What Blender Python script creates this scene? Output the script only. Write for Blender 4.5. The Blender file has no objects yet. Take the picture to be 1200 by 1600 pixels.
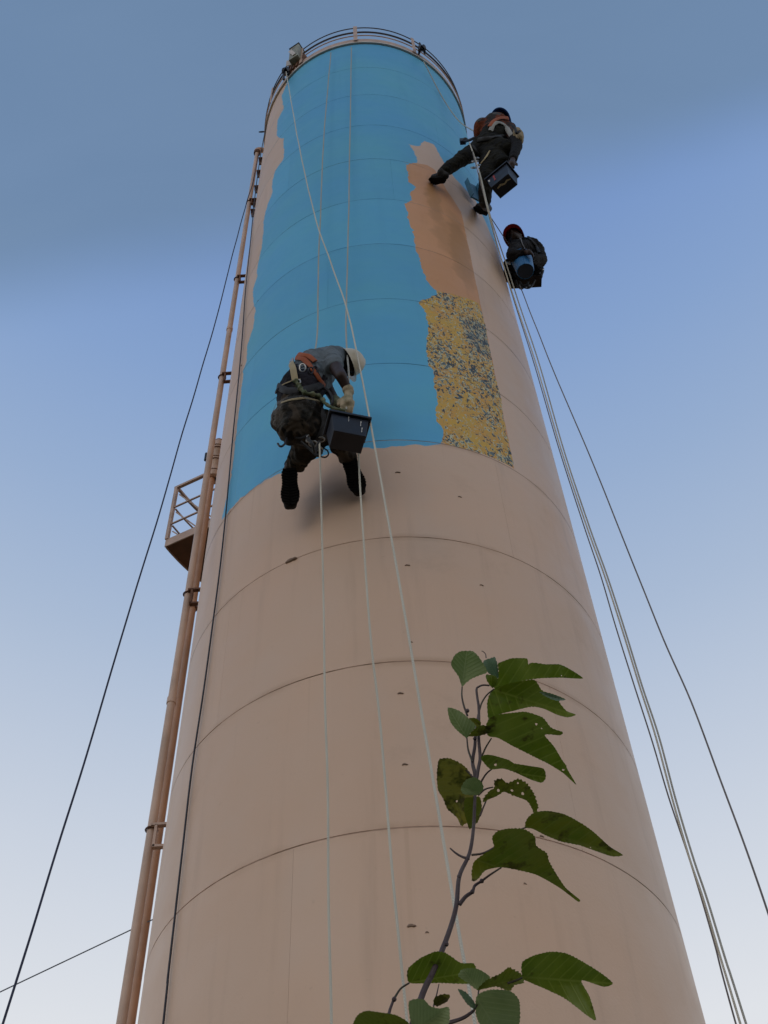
import bpy, bmesh, math, random
import numpy as np
from mathutils import Vector, Matrix, noise
from mathutils.bvhtree import BVHTree
from mathutils.geometry import delaunay_2d_cdt

random.seed(7)
C = bpy.context.scene.collection
SC = bpy.context.scene
R = math.radians

# ------------------------------------------------------------------ camera
CAM = Vector((0.0, -6.389, 1.6))
F_PX = 1772.99
FW = Vector((-0.0030964693700781865, 0.6068514619303289, 0.794809231847783)).normalized()
RT = Vector((0.9982209929484465, 0.04920083282055888, -0.03367680636255889)).normalized()
UP = Vector((0.059542095314643044, -0.7932909814203022, 0.6059242177721205)).normalized()
cam_data = bpy.data.cameras.new('camera')
cam = bpy.data.objects.new('camera', cam_data)
C.objects.link(cam)
cam.matrix_world = Matrix(((RT.x, UP.x, -FW.x, CAM.x), (RT.y, UP.y, -FW.y, CAM.y), (RT.z, UP.z, -FW.z, CAM.z), (0, 0, 0, 1)))
cam_data.sensor_fit = 'VERTICAL'
cam_data.sensor_height = 24.0
cam_data.lens = F_PX / 1600 * 24.0
cam_data.clip_start = 0.05
cam_data.clip_end = 4000
SC.camera = cam

# ------------------------------------------------------------------ view, world, sun
SC.view_settings.view_transform = 'Standard'
SC.view_settings.look = 'None'
SC.view_settings.exposure = 0.0
SC.view_settings.gamma = 1.0
SC.view_settings.use_curve_mapping = False

SUN_EL, SUN_AZ = R(22), R(-148)          # azimuth measured from +y clockwise; behind the camera, to its left
world = bpy.data.worlds.new('World')
SC.world = world
world.use_nodes = True
wn, wl = world.node_tree.nodes, world.node_tree.links
wn.clear()


def srgb(r, g, b):
    f = lambda c: (c / 255) / 12.92 if c <= 10.3 else ((c / 255 + 0.055) / 1.055) ** 2.4
    return (f(r), f(g), f(b), 1)


def wnode(t, **k):
    n = wn.new(t)
    for a, v in k.items():
        setattr(n, a, v)
    return n


out = wnode('ShaderNodeOutputWorld')
sky = wnode('ShaderNodeTexSky', sky_type='NISHITA', sun_disc=False, sun_elevation=SUN_EL, sun_rotation=SUN_AZ,
            air_density=1.0, dust_density=3.0, ozone_density=1.5)
bg_sky = wnode('ShaderNodeBackground')
bg_sky.inputs['Strength'].default_value = 0.05
wl.new(sky.outputs[0], bg_sky.inputs['Color'])
# high evening haze: pale at the horizon, dull blue overhead
tc = wnode('ShaderNodeTexCoord')
sep = wnode('ShaderNodeSeparateXYZ')
wl.new(tc.outputs['Generated'], sep.inputs[0])
asin = wnode('ShaderNodeMath', operation='ARCSINE', use_clamp=False)
wl.new(sep.outputs['Z'], asin.inputs[0])
el = wnode('ShaderNodeMath', operation='MULTIPLY')
el.inputs[1].default_value = 2 / math.pi
wl.new(asin.outputs[0], el.inputs[0])
ramp = wnode('ShaderNodeValToRGB')
cr = ramp.color_ramp
stops = [(0.0, (228, 226, 222)), (0.30, (231, 234, 239)), (0.40, (207, 216, 230)), (0.51, (175, 193, 219)), (0.585, (155, 179, 214)),
         (0.656, (138, 167, 211)), (0.72, (125, 156, 206)), (0.80, (114, 145, 193)), (1.0, (104, 133, 174))]
cr.elements[0].position = 0
cr.elements[0].color = srgb(*stops[0][1])
cr.elements[1].position = 1
cr.elements[1].color = srgb(*stops[-1][1])
for p_, c_ in stops[1:-1]:
    e_ = cr.elements.new(p_)
    e_.color = srgb(*c_)
wl.new(el.outputs[0], ramp.inputs['Fac'])
# grey cloud veil high up: one soft edged sheet that tilts towards the right
dotn = wnode('ShaderNodeVectorMath', operation='DOT_PRODUCT')
dotn.inputs[1].default_value = (-0.1590, -0.9106, 0.3815)
wl.new(tc.outputs['Generated'], dotn.inputs[0])
nz = wnode('ShaderNodeTexNoise')
nz.inputs['Scale'].default_value = 3.2
nz.inputs['Detail'].default_value = 3
nz.inputs['Roughness'].default_value = 0.45
wl.new(tc.outputs['Generated'], nz.inputs['Vector'])
nm = wnode('ShaderNodeMath', operation='MULTIPLY_ADD')
nm.inputs[1].default_value = 0.07
wl.new(nz.outputs['Fac'], nm.inputs[0])
wl.new(dotn.outputs['Value'], nm.inputs[2])
mr = wnode('ShaderNodeMapRange', interpolation_type='SMOOTHSTEP')
mr.inputs['From Min'].default_value = -0.005
mr.inputs['From Max'].default_value = 0.085
wl.new(nm.outputs[0], mr.inputs['Value'])
veil = wnode('ShaderNodeMixRGB')
veil.inputs[2].default_value = srgb(107, 132, 165)
wisp = wnode('ShaderNodeTexNoise')
wisp.inputs['Scale'].default_value = 5.0
wisp.inputs['Detail'].default_value = 5
wisp.inputs['Distortion'].default_value = 0.6
wmap = wnode('ShaderNodeMapping')
wmap.inputs['Scale'].default_value = (0.7, 2.2, 2.2)
wl.new(tc.outputs['Generated'], wmap.inputs['Vector'])
wl.new(wmap.outputs[0], wisp.inputs['Vector'])
wcol = wnode('ShaderNodeMixRGB')
wcol.inputs[1].default_value = srgb(106, 133, 162)
wcol.inputs[2].default_value = srgb(117, 143, 172)
wl.new(wisp.outputs['Fac'], wcol.inputs[0])
wl.new(wcol.outputs[0], veil.inputs[2])
lowf = wnode('ShaderNodeMapRange', interpolation_type='SMOOTHSTEP')      # the veil thins out towards the horizon
lowf.inputs['From Min'].default_value = 0.35
lowf.inputs['From Max'].default_value = 0.60
lowf.inputs['To Max'].default_value = 0.74
wl.new(el.outputs[0], lowf.inputs['Value'])
vf = wnode('ShaderNodeMath', operation='MULTIPLY')
wl.new(mr.outputs[0], vf.inputs[0])
wl.new(lowf.outputs[0], vf.inputs[1])
wl.new(vf.outputs[0], veil.inputs[0])
wl.new(ramp.outputs['Color'], veil.inputs[1])
bg_haze = wnode('ShaderNodeBackground')
bg_haze.inputs['Strength'].default_value = 1.0
wl.new(veil.outputs[0], bg_haze.inputs['Color'])
mixw = wnode('ShaderNodeMixShader')
mixw.inputs[0].default_value = 0.92
wl.new(bg_sky.outputs[0], mixw.inputs[1])
wl.new(bg_haze.outputs[0], mixw.inputs[2])
wl.new(mixw.outputs[0], out.inputs['Surface'])

sun_d = bpy.data.lights.new('sun', 'SUN')
sun_d.energy = 0.12
sun_d.angle = R(24)
sun_d.color = (1.0, 0.93, 0.86)
sun = bpy.data.objects.new('sun', sun_d)
C.objects.link(sun)
sun_dir = Vector((math.sin(SUN_AZ) * math.cos(SUN_EL), math.cos(SUN_AZ) * math.cos(SUN_EL), math.sin(SUN_EL)))
sun.rotation_euler = sun_dir.to_track_quat('Z', 'Y').to_euler()


# ------------------------------------------------------------------ pixel -> place helpers
def ray(x, y):
    return (FW * F_PX + RT * (x - 600) - UP * (y - 800)).normalized()


def at_y(x, y, Y):
    d = ray(x, y)
    return CAM + d * ((Y - CAM.y) / d.y)


def at_z(x, y, Z):
    d = ray(x, y)
    return CAM + d * ((Z - CAM.z) / d.z)


def at_t(x, y, t):
    return CAM + ray(x, y) * t


def on_cyl(x, y, r=1.6):
    d = ray(x, y)
    a = d.x ** 2 + d.y ** 2
    b = 2 * (CAM.x * d.x + CAM.y * d.y)
    c = CAM.x ** 2 + CAM.y ** 2 - r * r
    D = max(b * b - 4 * a * c, 0)
    return CAM + d * ((-b - math.sqrt(D)) / (2 * a))


def theta_z(x, y, r=1.6):
    p = on_cyl(x, y, r)
    return math.degrees(math.atan2(p.x, -p.y)), p.z


def cyl_pt(th, z, r):
    a = R(th)
    return Vector((r * math.sin(a), -r * math.cos(a), z))


# ------------------------------------------------------------------ object helpers
def tag(o, label=None, cat=None, group=None, kind=None):
    if label: o['label'] = label
    if cat: o['category'] = cat
    if group: o['group'] = group
    if kind: o['kind'] = kind
    return o


def link_mesh(name, me, mat, parent=None, smooth=True):
    if mat is not None:
        for m in (mat if isinstance(mat, (list, tuple)) else [mat]):
            me.materials.append(m)
    if smooth and len(me.polygons):
        me.polygons.foreach_set('use_smooth', [True] * len(me.polygons))
    o = bpy.data.objects.new(name, me)
    C.objects.link(o)
    if parent is not None:
        o.parent = parent
        o.matrix_parent_inverse = parent_inv(parent)
    return o


def parent_inv(p):
    m = Matrix.Translation(p.location) if p.parent is None else parent_world(p)
    return m.inverted()


def parent_world(p):
    if p.parent is None:
        return Matrix.Translation(p.location)
    return parent_world(p.parent) @ p.matrix_parent_inverse @ Matrix.Translation(p.location)


def empty(name, loc, label, cat, group=None):
    o = bpy.data.objects.new(name, None)
    o.location = loc
    o.empty_display_size = 0.1
    C.objects.link(o)
    return tag(o, label, cat, group)


class MB:
    def __init__(s):
        s.v, s.f = [], []

    def add(s, vs, fs):
        k = len(s.v)
        s.v += [tuple(v) for v in vs]
        s.f += [tuple(i + k for i in f) for f in fs]

    def box(s, c, sx, sy, sz, M=None, taper=1.0):
        vs = []
        for dz in (-1, 1):
            t = taper if dz < 0 else 1.0
            for dx, dy in ((-1, -1), (1, -1), (1, 1), (-1, 1)):
                v = Vector((dx * sx / 2 * t, dy * sy / 2 * t, dz * sz / 2))
                vs.append(Vector(c) + (M @ v if M else v))
        s.add(vs, [(3, 2, 1, 0), (4, 5, 6, 7), (0, 1, 5, 4), (1, 2, 6, 5), (2, 3, 7, 6), (3, 0, 4, 7)])

    def bar(s, a, b, w, h, up=Vector((0, 0, 1))):
        a, b = Vector(a), Vector(b)
        d = (b - a).normalized()
        x = d.cross(up)
        if x.length < 1e-4: x = d.cross(Vector((1, 0, 0)))
        x.normalize()
        y = x.cross(d)
        vs = []
        for p in (a, b):
            for sx, sy in ((-1, -1), (1, -1), (1, 1), (-1, 1)):
                vs.append(p + x * sx * w / 2 + y * sy * h / 2)
        s.add(vs, [(3, 2, 1, 0), (4, 5, 6, 7), (0, 1, 5, 4), (1, 2, 6, 5), (2, 3, 7, 6), (3, 0, 4, 7)])

    def tube(s, pts, r, n=8, cap=True, flat=1.0, hint=None):
        pts = [Vector(p) for p in pts]
        rs = r if isinstance(r, (list, tuple)) else [r] * len(pts)
        ref = None
        rings = []
        for i, p in enumerate(pts):
            a = pts[max(i - 1, 0)]
            b = pts[min(i + 1, len(pts) - 1)]
            d = (b - a)
            if d.length < 1e-9: d = Vector((0, 0, 1))
            d.normalize()
            if ref is None:
                ref = d.orthogonal().normalized()
            h = hint[i] if hint is not None else ref
            x = (h - d * h.dot(d))
            if x.length < 1e-6: x = d.orthogonal()
            x.normalize()
            ref = x
            y = d.cross(x)
            rings.append([p + (x * math.cos(2 * math.pi * k / n) * flat + y * math.sin(2 * math.pi * k / n)) * rs[i] for k in range(n)])
        vs = [v for q in rings for v in q]
        fs = []
        for i in range(len(rings) - 1):
            for k in range(n):
                fs.append((i * n + k, i * n + (k + 1) % n, (i + 1) * n + (k + 1) % n, (i + 1) * n + k))
        if cap:
            fs.append(tuple(range(n - 1, -1, -1)))
            fs.append(tuple((len(rings) - 1) * n + k for k in range(n)))
        s.add(vs, fs)

    def ring(s, r, z, rad, a0=0, a1=360, n=96, k=6, cx=0, cy=0):
        full = abs(a1 - a0) >= 360
        m = n if full else max(4, int(n * abs(a1 - a0) / 360))
        pts = [Vector((cx + r * math.sin(R(a0 + (a1 - a0) * i / m)), cy - r * math.cos(R(a0 + (a1 - a0) * i / m)), z)) for i in range(m + 1)]
        s.tube(pts, rad, k, cap=not full)

    def band(s, r0, r1, z0, z1, n=128, a0=0, a1=360):
        m = max(4, int(n * abs(a1 - a0) / 360))
        full = abs(a1 - a0) >= 360
        vs, fs = [], []
        for i in range(m + (0 if full else 1)):
            a = R(a0 + (a1 - a0) * i / m)
            for r, z in ((r0, z0), (r1, z0), (r1, z1), (r0, z1)):
                vs.append((r * math.sin(a), -r * math.cos(a), z))
        cnt = m if full else m
        tot = len(vs) // 4
        for i in range(cnt):
            j = (i + 1) % tot
            for k in range(4):
                fs.append((i * 4 + k, i * 4 + (k + 1) % 4, j * 4 + (k + 1) % 4, j * 4 + k))
        if not full:
            fs.append((0, 1, 2, 3))
            fs.append((m * 4 + 3, m * 4 + 2, m * 4 + 1, m * 4))
        s.add(vs, fs)

    def lathe(s, prof, c, n=24, M=None):
        vs, fs = [], []
        for r, z in prof:
            for k in range(n):
                a = 2 * math.pi * k / n
                v = Vector((r * math.cos(a), r * math.sin(a), z))
                vs.append(Vector(c) + (M @ v if M else v))
        for i in range(len(prof) - 1):
            for k in range(n):
                fs.append((i * n + k, i * n + (k + 1) % n, (i + 1) * n + (k + 1) % n, (i + 1) * n + k))
        s.add(vs, fs)

    def ball(s, c, rx, ry=None, rz=None, M=None, n=12):
        ry = ry or rx
        rz = rz or rx
        m = max(4, n // 2)
        vs, fs = [], []
        for i in range(m + 1):
            t = math.pi * i / m
            for k in range(n):
                a = 2 * math.pi * k / n
                v = Vector((rx * math.sin(t) * math.cos(a), ry * math.sin(t) * math.sin(a), rz * math.cos(t)))
                vs.append(Vector(c) + (M @ v if M else v))
        for i in range(m):
            for k in range(n):
                fs.append((i * n + k, (i + 1) * n + k, (i + 1) * n + (k + 1) % n, i * n + (k + 1) % n))
        s.add(vs, fs)

    def mesh(s, name, fix=True):
        me = bpy.data.meshes.new(name)
        me.from_pydata(s.v, [], s.f)
        if fix:
            bm = bmesh.new()
            bm.from_mesh(me)
            bmesh.ops.remove_doubles(bm, verts=bm.verts, dist=1e-6)
            bmesh.ops.recalc_face_normals(bm, faces=bm.faces)
            bm.to_mesh(me)
            bm.free()
        me.update()
        return me

    def build(s, name, mat, parent=None, smooth=True, bevel=0):
        o = link_mesh(name, s.mesh(name), mat, parent, smooth)
        if bevel:
            m = o.modifiers.new('bevel', 'BEVEL')
            m.width = bevel
            m.segments = 2
            m.limit_method = 'ANGLE'
        if smooth:
            sharp(o)
        return o


def sharp(o, ang=35):
    me = o.data
    bm = bmesh.new()
    bm.from_mesh(me)
    for e in bm.edges:
        if len(e.link_faces) == 2:
            if e.calc_face_angle(0) > R(ang):
                e.smooth = False
    bm.to_mesh(me)
    bm.free()


def spline(pts, n=8):
    pts = [Vector(p) for p in pts]
    if len(pts) < 3:
        return [pts[0].lerp(pts[-1], i / n) for i in range(n + 1)]
    P = [pts[0] * 2 - pts[1]] + pts + [pts[-1] * 2 - pts[-2]]
    res = []
    for i in range(1, len(P) - 2):
        for k in range(n):
            t = k / n
            a, b, c, d = P[i - 1], P[i], P[i + 1], P[i + 2]
            res.append(0.5 * ((2 * b) + (c - a) * t + (2 * a - 5 * b + 4 * c - d) * t * t + (3 * b - a - 3 * c + d) * t ** 3))
    res.append(pts[-1])
    return res


# ------------------------------------------------------------------ materials
class NT:
    def __init__(s, name):
        s.m = bpy.data.materials.new(name)
        s.m.use_nodes = True
        s.n = s.m.node_tree.nodes
        s.l = s.m.node_tree.links
        s.n.clear()
        s.out = s.new('ShaderNodeOutputMaterial')
        s.b = s.new('ShaderNodeBsdfPrincipled')
        s.l.new(s.b.outputs[0], s.out.inputs['Surface'])
        s.tc = s.new('ShaderNodeTexCoord')

    def new(s, t, **k):
        n = s.n.new(t)
        for a, v in k.items():
            setattr(n, a, v)
        return n

    def mapv(s, scale=(1, 1, 1), src='Object', loc=(0, 0, 0)):
        m = s.new('ShaderNodeMapping')
        m.inputs['Scale'].default_value = scale
        m.inputs['Location'].default_value = loc
        s.l.new(s.tc.outputs[src], m.inputs['Vector'])
        return m.outputs[0]

    def noise(s, scale, detail=3, rough=0.5, dist=0.0, vec=None):
        n = s.new('ShaderNodeTexNoise')
        n.inputs['Scale'].default_value = scale
        n.inputs['Detail'].default_value = detail
        n.inputs['Roughness'].default_value = rough
        n.inputs['Distortion'].default_value = dist
        s.l.new(vec if vec is not None else s.tc.outputs['Object'], n.inputs['Vector'])
        return n.outputs['Fac']

    def mr(s, v, a, b, c=0.0, d=1.0, smooth=False):
        n = s.new('ShaderNodeMapRange')
        if smooth: n.interpolation_type = 'SMOOTHSTEP'
        for k, x in zip(('From Min', 'From Max', 'To Min', 'To Max'), (a, b, c, d)):
            n.inputs[k].default_value = x
        s.l.new(v, n.inputs['Value'])
        return n.outputs[0]

    def math(s, op, a, b=0.0, clamp=False):
        n = s.new('ShaderNodeMath', operation=op, use_clamp=clamp)
        for i, x in enumerate((a, b)):
            if isinstance(x, (int, float)):
                n.inputs[i].default_value = x
            else:
                s.l.new(x, n.inputs[i])
        return n.outputs[0]

    def mix(s, f, a, b, mode='MIX'):
        n = s.new('ShaderNodeMixRGB', blend_type=mode)
        for i, x in ((0, f), (1, a), (2, b)):
            if isinstance(x, (int, float)):
                n.inputs[i].default_value = x
            elif isinstance(x, (tuple, list)):
                n.inputs[i].default_value = (*x[:3], 1)
            else:
                s.l.new(x, n.inputs[i])
        return n.outputs[0]

    def set(s, col=None, rough=None, metal=None, spec=None, bump=None, bstr=0.3, bdist=0.01):
        for k, x in (('Base Color', col), ('Roughness', rough), ('Metallic', metal), ('Specular IOR Level', spec)):
            if x is None: continue
            if isinstance(x, (int, float)):
                s.b.inputs[k].default_value = x
            elif isinstance(x, (tuple, list)):
                s.b.inputs[k].default_value = (*x[:3], 1)
            else:
                s.l.new(x, s.b.inputs[k])
        if bump is not None:
            n = s.new('ShaderNodeBump')
            n.inputs['Strength'].default_value = bstr
            n.inputs['Distance'].default_value = bdist
            s.l.new(bump, n.inputs['Height'])
            s.l.new(n.outputs[0], s.b.inputs['Normal'])
        return s.m


def wall_mat(name, base, tint, dark, rough=0.5, bump=0.25, dirt=0.25, weld=None):
    t = NT(name)
    n1 = t.noise(0.7, 5, 0.6)
    n2 = t.noise(1.0, 4, 0.6, vec=t.mapv((7, 7, 0.5)))
    n3 = t.noise(26, 3, 0.7)
    n4 = t.noise(2.3, 6, 0.65)
    c = t.mix(t.mr(n1, 0.35, 0.68), base, tint)
    c = t.mix(t.math('MULTIPLY', t.mr(n2, 0.52, 0.78, smooth=True), dirt), c, dark)
    c = t.mix(t.math('MULTIPLY', t.mr(n4, 0.60, 0.75, smooth=True), dirt * 0.8), c, dark)
    c = t.mix(t.math('MULTIPLY', t.mr(n3, 0.66, 0.80), 0.25), c, dark)
    sg = t.new('ShaderNodeSeparateXYZ')
    t.l.new(t.tc.outputs['Generated'], sg.inputs[0])
    gz = sg.outputs['Z']
    edge = t.math('MAXIMUM', t.mr(gz, 0.0, 0.045, 1, 0, True), t.mr(gz, 0.955, 1.0, 0, 1, True))
    if weld:
        # rust that wept out of the seams, and runs below them
        nb = t.mr(t.noise(2.2, 4, 0.6), 0.45, 0.62)
        c = t.mix(t.math('MULTIPLY', t.math('MULTIPLY', edge, nb), 0.30), c, weld)
        runs = t.mr(t.noise(1.0, 3, 0.5, vec=t.mapv((16, 16, 0.35))), 0.62, 0.74, smooth=True)
        c = t.mix(t.math('MULTIPLY', t.math('MULTIPLY', runs, t.mr(gz, 0.35, 1.0)), 0.14), c, weld)
        ch = t.mr(t.noise(0.9, 3, 0.5, vec=t.mapv((1.4, 1.4, 0.8), loc=(9, 2, 4))), 0.55, 0.75, smooth=True)
        c = t.mix(t.math('MULTIPLY', ch, 0.22), c, (0.60, 0.50, 0.43))
    oi = t.new('ShaderNodeObjectInfo')
    v = t.mr(oi.outputs['Random'], 0, 1, 0.965, 1.03)
    hsv = t.new('ShaderNodeHueSaturation')
    t.l.new(v, hsv.inputs['Value'])
    t.l.new(c, hsv.inputs['Color'])
    r = t.mr(n4, 0.2, 0.8, rough - 0.08, rough + 0.12)
    bb = t.math('ADD', t.noise(60, 2, 0.6), t.math('ADD', t.math('MULTIPLY', t.noise(2.2, 2), 14.0), t.math('MULTIPLY', edge, 1.0)))
    return t.set(hsv.outputs[0], r, spec=0.4, bump=bb, bstr=bump, bdist=0.004)


PEACH = wall_mat('faded_peach_paint', (0.675, 0.478, 0.355), (0.70, 0.465, 0.325), (0.40, 0.26, 0.18), rough=0.42, dirt=0.22, weld=(0.33, 0.18, 0.08))
BLUE = wall_mat('fresh_blue_paint', (0.100, 0.410, 0.72), (0.12, 0.46, 0.66), (0.085, 0.345, 0.60), rough=0.40, dirt=0.2)
ORANGE = wall_mat('orange_primer', (0.68, 0.335, 0.16), (0.62, 0.315, 0.15), (0.38, 0.19, 0.08))


def add_stains(mat, spots, col):
    """soft brushed stains at fixed spots of the wall (x, z, half width, half height, strength)"""
    nt = mat.node_tree
    b = [n for n in nt.nodes if n.type == 'BSDF_PRINCIPLED'][0]
    src = b.inputs['Base Color'].links[0].from_socket
    tcn = [n for n in nt.nodes if n.type == 'TEX_COORD'][0]
    nz_ = nt.nodes.new('ShaderNodeTexNoise')
    nz_.inputs['Scale'].default_value = 5
    nz_.inputs['Detail'].default_value = 4
    nt.links.new(tcn.outputs['Object'], nz_.inputs['Vector'])
    off = nt.nodes.new('ShaderNodeVectorMath')
    off.operation = 'MULTIPLY_ADD'
    nt.links.new(nz_.outputs['Color'], off.inputs[0])
    off.inputs[1].default_value = (0.22, 0.22, 0.30)
    nt.links.new(tcn.outputs['Object'], off.inputs[2])
    sp = nt.nodes.new('ShaderNodeSeparateXYZ')
    nt.links.new(off.outputs[0], sp.inputs[0])

    def mth(op, a, c, clamp=False):
        n = nt.nodes.new('ShaderNodeMath')
        n.operation = op
        n.use_clamp = clamp
        for i, x in enumerate((a, c)):
            if isinstance(x, (int, float)): n.inputs[i].default_value = x
            else: nt.links.new(x, n.inputs[i])
        return n.outputs[0]
    acc = None
    for x, z, hw, hh, st in spots:
        dx_ = mth('DIVIDE', mth('SUBTRACT', sp.outputs['X'], x + 0.11), hw)
        dz_ = mth('DIVIDE', mth('SUBTRACT', sp.outputs['Z'], z + 0.15), hh)
        r2 = mth('ADD', mth('MULTIPLY', dx_, dx_), mth('MULTIPLY', dz_, dz_))
        f = mth('MULTIPLY', mth('MULTIPLY', mth('SUBTRACT', 1.45, r2), 1.0, True), st)
        acc = f if acc is None else mth('MAXIMUM', acc, f)
    mx = nt.nodes.new('ShaderNodeMixRGB')
    nt.links.new(acc, mx.inputs[0])
    nt.links.new(src, mx.inputs[1])
    mx.inputs[2].default_value = (*col, 1)
    nt.links.new(mx.outputs[0], b.inputs['Base Color'])


add_stains(ORANGE, [(0.735, 13.75, 0.075, 0.75, .55), (0.93, 12.75, 0.13, 0.85, .8), (0.80, 12.9, .13, .45, .5), (0.62, 10.0, .2, .3, .2)], (0.42, 0.215, 0.085))
OCHRE = wall_mat('ochre_stain', (0.46, 0.23, 0.085), (0.52, 0.27, 0.11), (0.33, 0.16, 0.06))


def old_paint():
    t = NT('peeling_yellow_paint')
    big = t.noise(1.7, 4, 0.6)
    mid = t.noise(5, 3, 0.6)
    w = t.noise(25, 1.8, 0.5, 1.4, vec=t.mapv((1, 1, 0.62)))
    w2 = t.noise(27, 1.8, 0.5, 1.6, vec=t.mapv((1, 1, 0.62), loc=(3, 1, 2)))
    sp = t.new('ShaderNodeSeparateXYZ')
    t.l.new(t.tc.outputs['Object'], sp.inputs[0])
    zr_ = t.new('ShaderNodeValToRGB')
    e = zr_.color_ramp
    zl = [(8.77, .75), (8.93, .60), (9.06, .20), (9.30, .15), (9.45, .45), (9.80, .45), (9.93, .75), (10.25, .75), (10.48, .45), (10.85, .25), (11.12, .45), (11.35, .5), (11.5, .15)]
    e.elements[0].position, e.elements[1].position = 0, 1
    e.elements[0].color = (.75, .75, .75, 1)
    e.elements[1].color = (.15, .15, .15, 1)
    for z_, v_ in zl[1:-1]:
        q = e.elements.new((z_ - 8.77) / (11.5 - 8.77))
        q.color = (v_, v_, v_, 1)
    zz = t.math('ADD', sp.outputs['Z'], t.math('MULTIPLY', t.math('SUBTRACT', big, 0.5), 0.9))
    # the bands follow the slant at which the old coats were scraped
    zz = t.math('ADD', zz, t.math('MULTIPLY', t.math('SUBTRACT', sp.outputs['X'], 0.7), 0.25))
    t.l.new(t.mr(zz, 8.77, 11.5), zr_.inputs['Fac'])
    dxx = t.math('DIVIDE', t.math('SUBTRACT', sp.outputs['X'], 0.93), 0.15)
    dzz = t.math('DIVIDE', t.math('SUBTRACT', sp.outputs['Z'], 10.82), 0.36)
    spot = t.mr(t.math('ADD', t.math('ADD', t.math('MULTIPLY', dxx, dxx), t.math('MULTIPLY', dzz, dzz)), t.math('MULTIPLY', mid, 0.8)), 0.9, 1.6, 1.0, 0.0, True)
    dens = t.math('ADD', zr_.outputs['Color'], t.mr(mid, 0.3, 0.7, -0.45, 0.15))
    dens = t.math('ADD', dens, t.math('MULTIPLY', spot, 0.75))
    ye = t.mix(t.mr(mid, 0.35, 0.65), (0.66, 0.39, 0.055), (0.64, 0.31, 0.08))
    ye = t.mix(t.mr(t.noise(40, 2), 0.4, 0.62, 0, .5), ye, (0.46, 0.37, 0.16))
    # white flecks and navy flecks, more of them where the old coats broke up
    th = t.math('SUBTRACT', 0.60, t.math('MULTIPLY', dens, 0.125))
    pale = t.math('GREATER_THAN', w, th)
    c = t.mix(pale, ye, (0.56, 0.56, 0.40))
    th2 = t.math('SUBTRACT', 0.63, t.math('MULTIPLY', dens, 0.145))
    navy = t.math('GREATER_THAN', w2, th2)
    c = t.mix(navy, c, (0.05, 0.07, 0.085))
    c = t.mix(t.math('MULTIPLY', spot, 0.35), c, t.mix(navy, (0.20, 0.25, 0.26), (0.035, 0.055, 0.09)))
    th3 = t.math('SUBTRACT', 0.67, t.math('MULTIPLY', dens, 0.11))
    c = t.mix(t.math('GREATER_THAN', w, th3), c, (0.13, 0.17, 0.18))
    hb = t.math('SUBTRACT', t.math('MULTIPLY', pale, 0.4), navy)
    return t.set(c, 0.7, bump=hb, bstr=0.5, bdist=0.004)


OLD = old_paint()


def seam_mat():
    t = NT('weld_seam')
    sx = t.new('ShaderNodeSeparateXYZ')
    t.l.new(t.tc.outputs['Object'], sx.inputs[0])
    blue = t.math('GREATER_THAN', sx.outputs['Z'], 8.85)
    right = t.math('LESS_THAN', sx.outputs['X'], 0.43)
    left = t.math('GREATER_THAN', sx.outputs['X'], -1.25)
    top = t.math('GREATER_THAN', sx.outputs['Z'], 15.5)
    isb = t.math('MULTIPLY', blue, t.math('MAXIMUM', top, t.math('MULTIPLY', right, left)))
    paint = t.mix(isb, (0.50, 0.33, 0.25), (0.10, 0.31, 0.55))
    dk = t.mix(isb, (0.20, 0.115, 0.07), (0.025, 0.055, 0.075))
    dk = t.mix(t.mr(t.noise(2.0, 3), 0.55, 0.6), dk, t.mix(isb, (0.34, 0.20, 0.07), (0.035, 0.08, 0.11)))
    f = t.mr(t.noise(1.0, 5, 0.65, vec=t.mapv((1.1, 1.1, 3.7))), 0.40, 0.54)
    return t.set(t.mix(f, dk, paint), 0.7)


SEAM = seam_mat()


def simple(name, col, rough=0.5, metal=0.0, var=0.25, scale=8.0, bump=0.2, bscale=60, spec=0.5, bdist=0.003, alt=None):
    t = NT(name)
    d = alt or tuple(c * (1 - var) for c in col)
    n = t.noise(scale, 4, 0.6)
    c = t.mix(t.mr(n, 0.35, 0.65), col, d)
    r = t.mr(t.noise(scale * 2.5, 3), 0.3, 0.7, max(rough - 0.08, 0.02), min(rough + 0.1, 1))
    return t.set(c, r, metal, spec, bump=t.noise(bscale, 3), bstr=bump, bdist=bdist)


PIPE = simple('peach_pipe_paint', (0.66, 0.46, 0.35), 0.4, var=0.25, scale=2.5, bump=0.1)
RAILP = simple('peach_rail_paint', (0.60, 0.42, 0.33), 0.5, var=0.3)
RAILD = simple('weathered_rail_steel', (0.07, 0.06, 0.07), 0.6, var=0.4)
RIMP = simple('pale_rim_paint', (0.62, 0.55, 0.50), 0.5, var=0.2)
RUST = simple('rusty_steel', (0.17, 0.075, 0.04), 0.75, var=0.4, scale=20)
FLOORM = simple('rust_brown_plate', (0.20, 0.085, 0.045), 0.65, var=0.35, scale=3)
BLACKST = simple('dark_steel', (0.035, 0.035, 0.045), 0.45, 0.6)
STEEL = simple('worn_steel', (0.42, 0.42, 0.42), 0.35, 0.9)
DKCABLE = simple('black_cable', (0.012, 0.013, 0.025), 0.5, bump=0.1)
NAVYROPE = simple('navy_rope', (0.022, 0.03, 0.075), 0.7, bump=0.3, bscale=200)
DARKROPE = simple('dark_kernmantle_rope', (0.20, 0.18, 0.18), 0.8, bump=0.3, bscale=200)
SEAL = simple("dark_scar", (0.27, 0.18, 0.13), 0.8)
BLKPLAST = simple('black_tray_plastic', (0.006, 0.009, 0.022), 0.38, spec=0.35, bump=0.05, scale=5)
BLUPLAST = simple('blue_bucket_plastic', (0.03, 0.16, 0.40), 0.28, bump=0.04, scale=5, var=0.15)
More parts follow.
